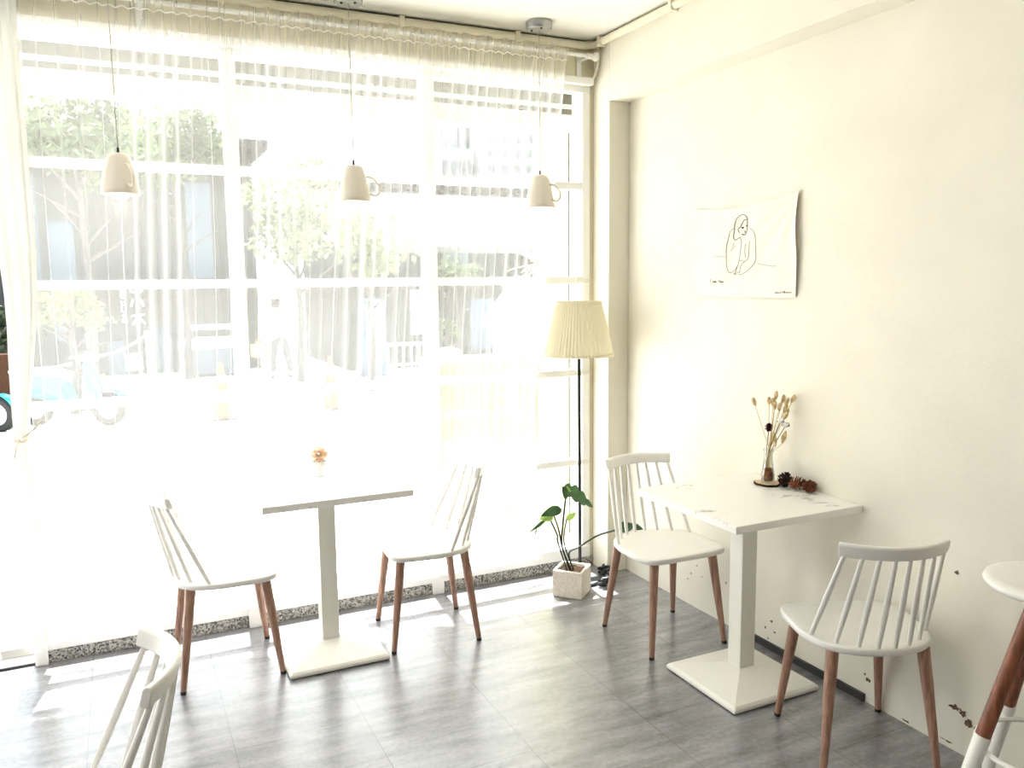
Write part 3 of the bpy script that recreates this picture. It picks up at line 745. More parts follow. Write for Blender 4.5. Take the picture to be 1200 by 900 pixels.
# two broad dry leaves low in the bunch
for i, (x0, y0, x1, y1) in enumerate(((385, 470, 372, 372), (430, 450, 455, 365))):
    p0, p1 = pv(x0, y0, -.012), pv(x1, y1, -.012); base = V(cx, cy, vb+.022); ax = (p1-p0)
    t = thing('dried_leaf', ['straw-coloured dried leaf on the left in the vase', 'straw-coloured dried leaf on the right in the vase'][i], 'dried leaf', base)
    MB().tube(catmull([V(0, 0, 0), V(cx, cy, vb+.1)-base, p0-base], 5), .001, 6).obj('stem', 'straw', t)
    bb = MB(); sd = V(.8, -.6, 0); rows = []
    for k in range(9):
        u = k/8; w = .011*math.sin(PI*min(1, u*.9+.05)); q = p0+ax*u-base
        rows.append((q-sd*w, q+V(-.002, -.002, 0), q+sd*w))
    for k in range(8):
        for m_ in range(2): bb.face([rows[k][m_], rows[k][m_+1], rows[k+1][m_+1], rows[k+1][m_]])
    bb.obj('blade', 'tail', t, angle=180)

def pinecone(loc, L, R, m, label, tilt, rz):
    bb = MB(); bb.blob((0, 0, 0), R*.5, 12, 0, 1, 1, L/R*.95)
    n = 44
    for k in range(n):
        u = (k+.5)/n; z = -L*.95+2*L*.95*u; prof = math.sin(PI*(u*.85+.13))**.7; a = k*2.39996
        d = V(math.cos(a), math.sin(a), 0); sd = V(-d.y, d.x, 0)
        p = V(0, 0, z-R*.1)+d*R*.3*prof; tip = V(0, 0, z+R*.22)+d*R*(prof*1.12+.06)*random.uniform(.92, 1.08); w = R*.27*(.45+.55*prof); th = V(0, 0, R*.055)
        v = [p-sd*w*.4, p+sd*w*.4, tip-d*R*.18+sd*w, tip+V(0, 0, R*.06), tip-d*R*.18-sd*w]
        top = [bb.bm.verts.new(q+th) for q in v]; bot = [bb.bm.verts.new(q-th) for q in v]
        bb.bm.faces.new(top); bb.bm.faces.new(bot[::-1])
        for i in range(5): bb.bm.faces.new((bot[i], bot[(i+1) % 5], top[(i+1) % 5], top[i]))
    o = bb.obj('pine_cone', m, None, smooth=False); o.location = loc; o.rotation_euler = (tilt, 0, rz)
    return tag(o, label, 'pine cone', 'pine cones on the wall table')
pinecone((-.064, -1.400, TZ+.029), .030, .027, 'coned', 'dark pine cone touching the wood slice, leftmost of three', .35, .4)
pinecone((-.050, -1.452, TZ+.026), .032, .025, 'cone', 'reddish brown pine cone in the middle of three', 1.35, .9)
pinecone((-.036, -1.505, TZ+.024), .036, .023, 'cone', 'brown pine cone at the right end, closest to the wall', 1.45, -.5)

# ================================================================== ON THE WINDOW TABLE
gx, gy = -1.700, -.300
gv = thing('goblet_vase', 'tiny white footed vase on the window table', 'vase', (gx, gy, TZ))
MB().lathe([(.001, 0), (.022, 0), (.023, .004), (.010, .010), (.007, .016), (.009, .024), (.022, .036), (.030, .050), (.032, .066), (.030, .066), (.028, .051), (.018, .037), (.001, .030)], n=32, wob=lambda a, z: 1+(.05*math.sin(a*10) if z > .05 else 0)).obj('vase_body', 'whitep', gv)
df = thing('dried_flower', 'pale peach dried flower head in the tiny footed vase', 'dried flower', (gx, gy, TZ+.034))
MB().tube([(0, 0, 0), (0, 0, .05)], .002, 6).obj('stem', 'straw', df)
bb = MB()
for k in range(130):
    a = k*2.39996; h = 1-2*(k+.5)/130; rr_ = math.sqrt(1-h*h); d = V(math.cos(a)*rr_, math.sin(a)*rr_, h*.75); sd = d.cross(V(.3, .2, 1)).normalized(); R0 = .044+random.uniform(-.012, .006)
    f0 = random.uniform(.05, .6); c = V(0, 0, .064)+d*R0*f0; q = d*R0*(1.05-f0); w = R0*.24; up = d.cross(sd)*random.uniform(-.012, .012)
    bb.face([c, c+q*.6+sd*w+up, c+q, c+q*.6-sd*w-up])
bb.obj('petals', 'dried', df, smooth=False)

# ================================================================== OUTDOORS
GZ = -.30
struct(MB().box(-60, 60, .1, 90, GZ-.1, GZ).obj('ground', 'concrete', smooth=False))
struct(MB().box(-3.0, 2.2, .1, 2.2, GZ, .045).obj('trim_6', 'porch', smooth=False))            # raised porch
struct(MB().box(-6.5, .6, .1, .66, 2.60, 3.4).box(-6.5, .6, .36, .5, 2.444, 2.60).obj('trim_7', 'extcream', smooth=False))   # lintel and facade over the window
struct(MB().box(-.142, -.028, .44, .60, GZ, 2.6).obj('trim_8', 'extcream', smooth=False, bevel=.004))   # outer pillar
struct(MB().box(-.028, -.018, .44, .46, .05, 2.6).obj('trim_9', 'shutter', smooth=False))
struct(MB().box(.32, .44, .66, 1.28, GZ, 3.0).obj('wall_outside', 'frame', smooth=False))       # white side wall
sh = thing('roller_shutter', 'rolled-up grey roller shutter above the window outside', 'shutter')
MB().box(-2.9, -.145, .19, .21, 2.543, 2.60).obj('shutter_slat', 'shutter', sh, smooth=False)
MB().box(-2.9, -.145, .185, .205, 2.519, 2.543).obj('shutter_slat', 'shutterw', sh, smooth=False)
MB().box(-2.9, -.145, .19, .21, 2.492, 2.519).obj('bottom_bar', 'shutter', sh, smooth=False)
tag(MB().tube([(-.156, .43, .05), (-.156, .43, 2.44)], .010, 8).obj('drain_pipe', 'shutterw'), 'thin pale drain pipe running down the pillar outside', 'pipe')

# beige garden wall, house-shaped sign, plants
gw = thing('garden_wall', 'beige low garden wall outside the right window section', 'wall')
MB().box(-.54, .31, 1.5, 1.66, .28, 1.03).obj('wall_panel', 'beige', gw, smooth=False)
MB().box(-.56, .315, 1.47, 1.69, 1.03, 1.06).obj('coping', 'frame', gw, smooth=False, bevel=.004)
MB().box(-.50, .31, 1.505, 1.65, .046, .28).obj('tiled_base', 'mosaic', gw, smooth=False)
tag(MB().lathe([(.10, 0), (.098, .03), (.08, .055), (.04, .07), (.001, .072)], (-.36, 1.58, 1.061), 24, cap0=True).obj('upturned_bowl', 'whitep'), 'white upturned bowl on top of the garden wall', 'bowl')
bb = MB()
for k in range(40):
    a = k*2.4; d = V(math.cos(a), math.sin(a), random.uniform(.2, 1)).normalized(); p = V(-.50, 1.58, 1.062); s_ = d.cross(V(0, 0, 1)).normalized()*.012
    bb.face([p, p+d*.035+s_, p+d*.065, p+d*.035-s_])
tag(bb.obj('yellow_plant', 'yellow', None, smooth=False), 'small yellow-green tuft on top of the garden wall', 'plant')

bx, by = at(612, 380, 1.2).x, 1.2
sg = thing('house_sign', 'white house-shaped signboard on a post outside the window', 'sign', (bx, by, .046))
z0, ze, za, hw = 1.07-.046, 1.345-.046, 1.60-.046, .215
def penta(y): return [V(-hw+.02, y, z0), V(hw-.02, y, z0), V(hw, y, ze), V(0, y, za), V(-hw, y, ze)]
MB().rings([penta(-.05), penta(.05)]).obj('board', 'whitep', sg, smooth=False)
for s_ in (-1, 1):
    d = V(-s_*hw, 0, za-ze); e0 = V(s_*(hw+.055), 0, ze-.06); e1 = V(0, 0, za+.012); nn = V(s_*(za-ze), 0, hw).normalized()*.022
    MB().rings([[e0+V(0, -.085, 0), e0+V(0, .085, 0), e0+V(0, .085, 0)+nn, e0+V(0, -.085, 0)+nn], [e1+V(0, -.085, 0), e1+V(0, .085, 0), e1+V(0, .085, 0)+nn, e1+V(0, -.085, 0)+nn]]).obj('roof_board', 'whitep', sg, smooth=False)
MB().box(-.085, -.045, -.025, .025, 0, z0).obj('post', 'whitep', sg, smooth=False)
def spiky(px, py, y, n, L, label, base_z, seed, name='spiky_plant'):
    random.seed(seed); c = at(px, py, y); o = thing(name, label, 'plant', (c.x, c.y, base_z))
    MB().tube([(0, 0, 0), (.01, 0, (c.z-base_z)*.5), (0, 0, c.z-base_z)], [.03, .022, .018], 10).obj('trunk', 'extcream', o)
    bb = MB(); top = V(0, 0, c.z-base_z)
    for k in range(n):
        a = random.uniform(0, 2*PI); el = random.uniform(-.5, 1.1); d = V(math.cos(a)*math.cos(el), math.sin(a)*math.cos(el)*.8, math.sin(el)); sd = d.cross(V(0, 0, 1)).normalized()
        l = L*random.uniform(.7, 1.1); rows = []
        for i in range(6):
            u = i/5; w = .013*(1-u)**.6+.0008; q = top+d*l*u-V(0, 0, 1)*l*.25*u*u; rows.append((q-sd*w, q+V(0, 0, -w*.5), q+sd*w))
        for i in range(5):
            for m_ in range(2): bb.face([rows[i][m_], rows[i][m_+1], rows[i+1][m_+1], rows[i+1][m_]])
    bb.obj('blades', 'palm', o, angle=180)
    return o
spiky(632, 310, .95, 26, .26, 'tall spiky-leaved plant beside the house-shaped sign outside', .046, 3)
spiky(633, 432, .72, 40, .26, 'shorter bushy spiky plant below the house-shaped sign outside', .046, 4)
# things at the foot of the window outside
for i, (px, py, r, lab) in enumerate(((634, 634, .055, 'larger white stone lying outside below the right window'), (648, 622, .038, 'small pale stone lying behind the larger white stone outside'))):
    p = at(px, py, .30); o = MB().blob((0, 0, 0), r, 14, .5, 1.3, .9, .75, i+2).obj('white_stone', 'stone'); o.location = (p.x, .30+.09*i, .045+r*.72); tag(o, lab, 'stone', 'white stones')
p = at(599, 618, .42)
jr = thing('glass_jar', 'pale glass jar holding green sprigs outside the right window', 'jar', (p.x, .42, .046))
MB().lathe([(.001, 0), (.045, 0), (.05, .01), (.05, .10), (.04, .12), (.042, .13), (.039, .13), (.046, .10), (.046, .012), (.001, .008)], n=28).obj('jar_body', 'jar', jr)
bb = MB(); random.seed(5)
sp = thing('green_sprig', 'green leafy sprig standing in the pale glass jar', 'plant', (p.x, .42, .056))
MB().tube([(0, 0, 0), (.005, 0, .16)], .003, 6).tube([(0.01, 0, 0), (-.02, 0, .15)], .003, 6).obj('stem', 'stem', sp)
for k in range(30):
    a = random.uniform(0, 2*PI); d = V(math.cos(a), math.sin(a), random.uniform(-.1, .9)).normalized(); q = V(random.uniform(-.03, .03), random.uniform(-.02, .02), random.uniform(.12, .2)); s_ = d.cross(V(0, 0, 1)).normalized()*.014
    bb.face([q, q+d*.03+s_, q+d*.055, q+d*.03-s_])
bb.obj('leaves', 'leafy', sp, smooth=False)

# ---------------------------------------------------------------- buildings
def quad(b, x0, x1, z0, z1, y): b.box(x0, x1, y-.03, y, z0, z1)
YF = 15.6
A = lambda px, py, y=YF: at(px, py, y)
bd = thing('timber_building', 'dark timber-walled building across the street behind the trees', 'building')
xl, xr, zt_ = A(-130, 300).x, A(300, 300).x, A(150, 170).z
MB().box(xl, xr, YF, YF+4, GZ, zt_).obj('wall', 'darkwood', bd, smooth=False)
MB().box(xl-.3, xr+.3, YF-.6, YF+4.3, zt_, zt_+.18).obj('roof', 'slate', bd, smooth=False)
for px0, px1, py0, py1, m_ in ((24, 40, 205, 330, 'bluegrey'), (60, 85, 260, 400, 'bluegrey'), (128, 146, 400, 440, 'bluegrey'), (175, 200, 385, 444, 'bluegrey'), (222, 245, 215, 325, 'bluegrey'), (88, 118, 345, 410, 'slate'), (240, 258, 345, 380, 'slate')):
    a_, b_ = A(px0, py1), A(px1, py0); MB().box(a_.x, b_.x, YF-.05, YF, max(GZ, a_.z), b_.z).obj('window', m_, bd, smooth=False)
for px in (52, 108, 170, 212, 262):
    x = A(px, 300).x; MB().box(x-.07, x+.07, YF-.1, YF, GZ, zt_).obj('post', 'slate', bd, smooth=False)
# brush lettering on a hanging sign board
a_, b_ = A(143, 392), A(169, 322)
sn = thing('hanging_sign', 'tall dark sign with white brush characters on the timber building', 'sign', (a_.x, YF-.12, a_.z))
W_, H_ = b_.x-a_.x, b_.z-a_.z
MB().box(0, W_, -.03, .02, 0, H_).obj('sign_board', 'slate', sn, smooth=False)
def brush(lines, sx, sz, ox, oz, r):
    bb = MB()
    for l in lines:
        pts = [V(ox+x*sx, -.045, oz+z*sz) for x, z in l]
        bb.tube(catmull(pts, 4) if len(pts) > 2 else pts, r, 6)
    return bb
big = [[(.5, 1), (.5, .55), (.4, .5)], [(.25, .85), (.12, .62)], [(.75, .85), (.9, .62)]]
wood_ = [[(.1, .3), (.9, .34)], [(.5, .45), (.5, -.1)], [(.48, .28), (.15, .0)], [(.52, .28), (.9, .02)]]
shan = [[(.5, 1.5), (.5, 1.15)], [(.2, 1.35), (.2, 1.12), (.8, 1.12), (.8, 1.35)]]
brush(big+wood_+shan, W_*.62, H_*.5, W_*.34, H_*.16, .022).obj('characters', 'whitep', sn)
brush([[(0, .9), (.9, .9)], [(.1, .9), (.1, .55), (.9, .55), (.9, .9)], [(.45, 1), (.45, .5)], [(0, .4), (.9, .4)], [(.15, .4), (.15, .1), (.85, .1), (.85, .4)], [(.4, .3), (.6, .3)], [(.1, -.05), (.9, -.05)], [(.45, .05), (.45, -.3)], [(.2, -.15), (.1, -.3)], [(.7, -.15), (.85, -.3)]], W_*.22, H_*.5, W_*.03, H_*.35, .012).obj('small_characters', 'whitep', sn)
p = A(157, 424, 14.2); tag(MB().box(p.x-.16, p.x+.16, 14.18, 14.2, p.z-.17, p.z+.17).obj('notice_board', 'paper', None, smooth=False), 'square white notice in front of the timber building', 'notice')

YH = 13.4
hs_ = thing('tiled_house', 'low house with grey tiled roof behind the right window', 'house')
e0, e1 = at(395, 288, YH), at(720, 292, YH); r0, r1 = at(425, 224, YH+2.6), at(700, 226, YH+2.6)
hz, rz_ = e0.z, (r0.z+r1.z)/2
MB().box(e0.x+.3, e1.x, YH+.4, YH+5, GZ, hz+.15).obj('wall', 'slate', hs_, smooth=False)
b = MB(); fce = b.face([(e0.x, YH-.1, hz), (e1.x, YH-.1, hz), (e1.x, YH+2.6, rz_), (e0.x, YH+2.6, rz_)])
uv = b.bm.loops.layers.uv.new('UVMap'); sl = math.hypot(2.7, rz_-hz)
for lp, (u_, v_) in zip(fce.loops, ((0, 0), (e1.x-e0.x, 0), (e1.x-e0.x, sl), (0, sl))): lp[uv].uv = (u_, v_)
b.face([(e0.x, YH+2.6, rz_), (e1.x, YH+2.6, rz_), (e1.x, YH+5.3, hz), (e0.x, YH+5.3, hz)])
b.obj('roof', 'tiles', hs_, smooth=False)
MB().tube([(e0.x-.1, YH+2.6, rz_+.06), (e1.x, YH+2.6, rz_+.06)], .16, 10).obj('ridge', 'slate', hs_)
MB().box(e0.x, e1.x, YH-.12, YH-.06, hz-.14, hz).obj('fascia', 'shutter', hs_, smooth=False)
for px0, px1, py0, py1, m_ in ((412, 470, 336, 352, 'slate'), (520, 548, 290, 320, 'bluegrey'), (552, 580, 350, 410, 'bluegrey')):
    a_, b_ = at(px0, py1, YH+.35), at(px1, py0, YH+.35); MB().box(a_.x, b_.x, YH+.33, YH+.4, a_.z, b_.z).obj('window', m_, hs_, smooth=False)
# shop stand with posters in front of the house
YS = 12.4
def panel(px0, px1, py0, py1, y): a_, b_ = at(px0, py1, y), at(px1, py0, y); return a_.x, b_.x, a_.z, b_.z
sp_ = thing('poster_stand', 'tall stand with white and red posters in front of the tiled house', 'stand')
x0, x1, z0_, z1_ = panel(427, 452, 350, 445, YS); MB().box(x0, x1, YS, YS+.3, GZ, z1_).obj('cabinet', 'bluegrey', sp_, smooth=False)
x0, x1, z0_, z1_ = panel(430, 438, 357, 402, YS-.02); MB().box(x0, x1, YS-.02, YS, z0_, z1_).obj('white_poster', 'paper', sp_, smooth=False)
x0, x1, z0_, z1_ = panel(440.5, 450, 353, 403, YS-.02); MB().box(x0, x1, YS-.02, YS, z0_, z1_).obj('cream_poster', 'seatw', sp_, smooth=False)
x0, x1, z0_, z1_ = panel(441.5, 449, 378, 402, YS-.03); MB().box(x0, x1, YS-.03, YS-.02, z0_, z1_).obj('red_panel', 'redsign', sp_, smooth=False)
bn = thing('vertical_banner', 'cream vertical cloth banner with small dark characters by the tiled house', 'banner')
x0, x1, z0_, z1_ = panel(482, 496, 340, 392, YS); MB().box(x0, x1, YS, YS+.02, z0_, z1_).obj('banner_cloth', 'seatw', bn, smooth=False)
MB().tube([(x1+.04, YS, GZ), (x1+.04, YS, z1_+.1)], .02, 8).tube([(x0, YS, z1_+.01), (x1+.05, YS, z1_+.01)], .012, 6).obj('banner_pole', 'shutter', bn)
bb = MB(); h_ = z1_-z0_; w_ = x1-x0
for k in range(4):
    zc = z1_-h_*(.14+.23*k)
    bb.box(x0+w_*.35, x0+w_*.65, YS-.008, YS-.004, zc+.05, zc+.065).box(x0+w_*.47, x0+w_*.53, YS-.008, YS-.004, zc-.06, zc+.10).box(x0+w_*.32, x0+w_*.68, YS-.008, YS-.004, zc-.035, zc-.02)
bb.obj('banner_characters', 'dkplastic', bn, smooth=False)
rl = thing('metal_railing', 'pale metal railing standing in front of the tiled house', 'railing')
x0, x1, z0_, z1_ = panel(455, 500, 402, 428, 11.8)
MB().tube([(x0, 11.8, z1_), (x1, 11.8, z1_)], .03, 8).tube([(x0, 11.8, z0_), (x1, 11.8, z0_)], .02, 8).obj('rail', 'whitep', rl)
for k in range(6):
    x = x0+(x1-x0)*k/5; MB().tube([(x, 11.8, GZ), (x, 11.8, z1_)], .022, 8).obj('baluster', 'whitep', rl)

db = thing('distant_building', 'pale distant apartment block above the tiled roof', 'building')
YD = 42
x0, x1, z0_, z1_ = panel(566, 760, 142, 260, YD); MB().box(x0, x1, YD, YD+10, GZ, z1_).obj('wall', 'distant', db, smooth=False)
x2, x3, z2, z3 = panel(500, 568, 172, 260, YD); MB().box(x2, x3, YD+1, YD+9, GZ, z3).obj('lower_wing', 'distant', db, smooth=False)
for r in range(3):
    for k in range(5):
        xx0, xx1, zz0, zz1 = panel(572+k*15, 580+k*15, 160+r*17, 168+r*17, YD-.05); MB().box(xx0, xx1, YD-.05, YD, zz0, zz1).obj('window', 'distantw', db, smooth=False)
for k in range(4):
    xx0, xx1, zz0, zz1 = panel(520+k*10, 525+k*10, 188, 205, YD+.9); MB().box(xx0, xx1, YD+.9, YD+1, zz0, zz1).obj('window', 'distantw', db, smooth=False)
for px in (537, 547): q0, q1 = at(px, 175, YD+2), at(px, 150, YD+2); MB().tube([(q0.x, YD+2, q0.z-1), (q1.x, YD+2, q1.z)], .08, 6).obj('antenna', 'distantw', db)

# ---------------------------------------------------------------- trees
def tree(px, py, y, rw, rh, label, m_, seed, n=1500, leaf_=.16, name='street_tree', cat='tree', group='trees across the street'):
    random.seed(seed); c = at(px, py, y); o = thing(name, label, cat, (c.x, y, GZ), 0, group)
    h = c.z-GZ
    tr = MB().tube([(0, 0, 0), (.06, .03, h*.4), (0, 0, h*.8), (-.1, 0, h+rh*.5)], [.08, .06, .045, .02], 10)
    for k in range(6):
        a = k*1.05; p = V(0, 0, h*(.55+.06*k)); tr.tube([p, p+V(math.cos(a)*rw*.4, math.sin(a)*rw*.35, rh*.3), p+V(math.cos(a)*rw*.75, math.sin(a)*rw*.6, rh*.55)], [.035, .022, .01], 7)
    tr.obj('trunk', 'trunk', o)
    bb = MB(); cl = []
    for k in range(14):
        a = random.uniform(0, 2*PI); el = random.uniform(-.8, 1.2); s_ = random.uniform(.35, .8); cl.append((V(math.cos(a)*math.cos(el)*rw*s_, math.sin(a)*math.cos(el)*rw*s_*.8, h+math.sin(el)*rh*s_), random.uniform(.3, .5)))
    for k in range(n):
        cc_, r_ = cl[k % 14]; d = V(random.gauss(0, 1), random.gauss(0, 1), random.gauss(0, 1)).normalized()*random.uniform(.3, 1)**.5
        p = cc_+V(d.x*rw*r_, d.y*rw*r_, d.z*rh*r_); ax = V(random.gauss(0, 1), random.gauss(0, 1), random.gauss(-.3, .7)).normalized(); sd = ax.cross(V(random.gauss(0, 1), random.gauss(0, 1), random.gauss(0, 1))).normalized()
        l = leaf_*random.uniform(.7, 1.3); bb.face([p, p+ax*l*.5+sd*l*.28, p+ax*l, p+ax*l*.5-sd*l*.28])
    bb.obj('crown', m_, o, smooth=False); return o
tree(90, 172, 11.4, 1.15, .95, 'left dense green tree across the street, top reaching the shutter', 'tree', 11, 1700)
tree(205, 172, 14.0, 1.25, 1.05, 'taller green tree in the middle of the left window section', 'tree', 12, 1900)
tree(345, 262, 12.4, 1.15, 1.25, 'pale green loose tree seen in the middle window section', 'treel', 13, 1700)
tree(430, 290, 10.3, .8, .9, 'thin pale tree beside the tiled roof', 'treel', 14, 900)
tree(80, 362, 9.9, .62, .36, 'low pale shrub branching above the parked scooter', 'treel', 15, 600, .11, 'street_shrub', 'shrub', 'shrubs across the street')
tree(533, 318, 12.6, .55, .38, 'bushy shrub below the tiled roof eave', 'tree', 16, 600, .11, 'street_shrub', 'shrub', 'shrubs across the street')
tree(524, 388, 12.3, .32, .3, 'small white-flecked shrub in front of the dark house wall', 'treel', 17, 250, .1, 'street_shrub', 'shrub', 'shrubs across the street')
tree(-10, 395, 13.4, .9, .75, 'dark green hedge bush seen through the open door', 'tree', 18, 1500, .13, 'street_shrub', 'shrub', 'shrubs across the street')

# ---------------------------------------------------------------- scooters
def make_scooter():
    t = thing('scooter', '', 'scooter')        # front towards +X
    for x in (.52, -.50):
        w = MB(); n = 28
        w.rings([[V(x+math.cos(2*PI*j/n)*r, yy, .23+math.sin(2*PI*j/n)*r) for j in range(n)] for r, yy in ((.14, -.05), (.205, -.055), (.23, -.03), (.23, .03), (.205, .055), (.14, .05))], False, False)
        wo = w.obj('wheel', 'tyre', t)
        q = MB().rings([[V(x+math.cos(2*PI*j/n)*.142, yy, .23+math.sin(2*PI*j/n)*.142) for j in range(n)] for yy in (-.035, .035)])
        q.obj('rim', 'rim', wo)
    def sec(c, w, h, n=16): return [V(c[0], w*math.cos(2*PI*j/n)*(1 if abs(math.cos(2*PI*j/n)) < .9 else .97), c[1]+h*math.sin(2*PI*j/n)) for j in range(n)]
    MB().rings([sec((-.80, .60), .06, .07), sec((-.72, .56), .14, .15), (sec((-.50, .54), .18, .18)), sec((-.22, .50), .18, .19), sec((-.05, .44), .17, .16), sec((.0, .36), .15, .1)]).obj('rear_body', 'teal', t)
    MB().rings([sec((-.70, .42), .08, .08), sec((-.5, .36), .14, .12), sec((-.2, .30), .15, .11), sec((.1, .25), .15, .05), sec((.34, .25), .14, .05)]).obj('under_body', 'dkplastic', t)
    MB().rings([sec((-.82, .74), .06, .03), sec((-.74, .745), .13, .055), sec((-.45, .735), .15, .06), sec((-.12, .72), .14, .06), sec((.02, .70), .08, .035)]).obj('saddle', 'seatw', t)
    def shield(x, z, w, d): return [V(x-d, -w, z), V(x, -w*.7, z), V(x+d*.8, 0, z), V(x, w*.7, z), V(x-d, w, z), V(x-d*1.5, 0, z)]
    MB().rings([shield(.36, .26, .15, .05), shield(.40, .42, .19, .06), shield(.37, .62, .18, .06), shield(.31, .80, .13, .05), shield(.29, .88, .07, .04)]).obj('leg_shield', 'teal', t, angle=70)
    MB().rings([[V(.52+math.cos(a)*.27, yy*(.9 if k_ in (0, 6) else 1), .23+math.sin(a)*.27) for k_, a in enumerate([.35+i*.38 for i in range(7)])] for yy in (-.075, -.04, .04, .075)], False, False, closed=False).obj('front_fender', 'teal', t)
    MB().tube([(.52, .065, .23), (.34, .06, .70)], .022, 8).tube([(.52, -.065, .23), (.34, -.06, .70)], .022, 8).obj('fork', 'rim', t)
    MB().blob((.29, 0, .93), .10, 16, 0, .9, 1.25, .8).obj('handlebar_cover', 'whitep', t)
    MB().rings([[V(.365, math.cos(2*PI*j/18)*.062, .935+math.sin(2*PI*j/18)*.062) for j in range(18)], [V(.40, math.cos(2*PI*j/18)*.055, .935+math.sin(2*PI*j/18)*.055) for j in range(18)]]).obj('headlight', 'rim', t)
    for s_ in (-1, 1):
        MB().tube([(.28, s_*.1, .94), (.25, s_*.24, .96), (.21, s_*.34, .95)], [.014, .014, .02], 8).obj('handlebar', 'dkplastic', t)
        MB().tube([(.26, s_*.2, .96), (.25, s_*.26, 1.08)], .007, 6).blob((.25, s_*.27, 1.12), .05, 12, 0, .35, 1.2, .8).obj('mirror', 'dkplastic', t)
        MB().blob((.40, s_*.13, .66), .03, 10).obj('turn_signal', 'amber', t)
    MB().tube([(-.55, -.13, .27), (-.85, -.14, .33)], [.045, .055], 10).obj('exhaust', 'rim', t)
    return t
s1 = make_scooter(); s2 = copy_tree(s1)
g1 = at(88, 498, GZ, 2)
s1.location = (g1.x-.02, g1.y, GZ); s1.rotation_euler = (0, 0, math.radians(-28)); s1['label'] = 'teal scooter with pale saddle parked across the street behind the curtain'; s1['group'] = 'teal scooters'
s2.location = (-4.36, 9.0, GZ); s2.rotation_euler = (0, 0, math.radians(-35)); s2['label'] = 'teal scooter cut off at the left edge, seen through the open door'; s2['group'] = 'teal scooters'
tag(MB().box(-5.6, -3.9, 11.8, 12.1, GZ, .50).obj('brick_planter', 'bark', None, smooth=False, bevel=.02), 'brown low planter wall behind the scooter in the doorway', 'planter')

# traffic cones
def make_cone(h):
    t = thing('traffic_cone', '', 'traffic cone')
    MB().box(-.19, .19, -.19, .19, 0, .035).obj('base', 'dkplastic', t, smooth=False, bevel=.01)
    r = lambda z: .135+(.03-.135)*z/h
    MB().lathe([(r(.035), .035), (r(h*.32), h*.32)], n=24).lathe([(r(h*.47), h*.47), (r(h*.66), h*.66)], n=24).lathe([(r(h*.8), h*.8), (r(h), h), (.001, h)], n=24).obj('orange_body', 'orange', t)
    MB().lathe([(r(h*.32), h*.32), (r(h*.47), h*.47)], n=24).lathe([(r(h*.66), h*.66), (r(h*.8), h*.8)], n=24).obj('white_band', 'whitep', t)
    return t
c1 = make_cone(.80); c2_ = copy_tree(c1); c3 = copy_tree(c1)
for o, px, py, lab in ((c1, 262, 491, 'orange and white traffic cone seen left of the left mullion'), (c2_, 389, 479, 'orange and white traffic cone right of the standing person'), ):
    g_ = at(px, py, GZ, 2); o.location = g_; o['label'] = lab; o['group'] = 'traffic cones'
for q in [q for q in bpy.data.objects if q.parent == c3]: bpy.data.objects.remove(q)
bpy.data.objects.remove(c3)

# rope posts
def make_post():
    t = thing('barrier_post', '', 'post')
    MB().lathe([(.001, 0), (.15, 0), (.15, .03), (.04, .05)], n=24).obj('foot', 'whitep', t)
    MB().tube([(0, 0, .04), (0, 0, .98)], .035, 12).obj('shaft', 'whitep', t)
    MB().blob((0, 0, 1.0), .055, 14).obj('knob', 'whitep', t)
    return t
b1 = make_post(); b2 = copy_tree(b1)
g_ = at(176, 452, GZ, 2); b1.location = g_; b1['label'] = 'white barrier post carrying a rope in front of the timber building'; b1['group'] = 'barrier posts'
g2 = at(108, 458, GZ, 2); b2.location = g2; b2['label'] = 'white barrier post hidden partly by the teal scooter'; b2['group'] = 'barrier posts'
P1, P2 = g_+V(0, 0, .98), g2+V(0, 0, .62)
rp = [P1.lerp(P2, t/10)-V(0, 0, .10*math.sin(PI*t/10)) for t in range(11)]
P3 = at(22, 432, g2.y); rp2 = [P2.lerp(P3, t/10)-V(0, 0, .08*math.sin(PI*t/10)) for t in range(1, 11)]
tag(MB().tube(rp+rp2, .022, 7).obj('barrier_rope', 'whitep'), 'white rope slung between the barrier posts behind the scooter', 'rope')

# street stall
g_ = at(252, 441, GZ, 2)
sl_ = thing('street_stall', 'white-topped street stall with grey panels beside the left mullion', 'stall', g_)
sc_ = (at(276, 441, g_.y).x-at(216, 441, g_.y).x)
MB().box(-sc_*.62, sc_*.62, -.1, .7, .58, .80).obj('counter', 'whitep', sl_, smooth=False, bevel=.03)
MB().box(-sc_*.5, sc_*.5, -.05, .6, .06, .58).obj('front_panel', 'bluegrey', sl_, smooth=False)
MB().box(-sc_*.5, sc_*.58, -.12, .7, .98, 1.06).obj('canopy', 'whitep', sl_, smooth=False, bevel=.02)
for x in (-.4, .45):
    for yy in (-.05, .6): MB().tube([(sc_*x, yy, 0), (sc_*x, yy, .99)], .025, 8).obj('leg', 'shutter', sl_)

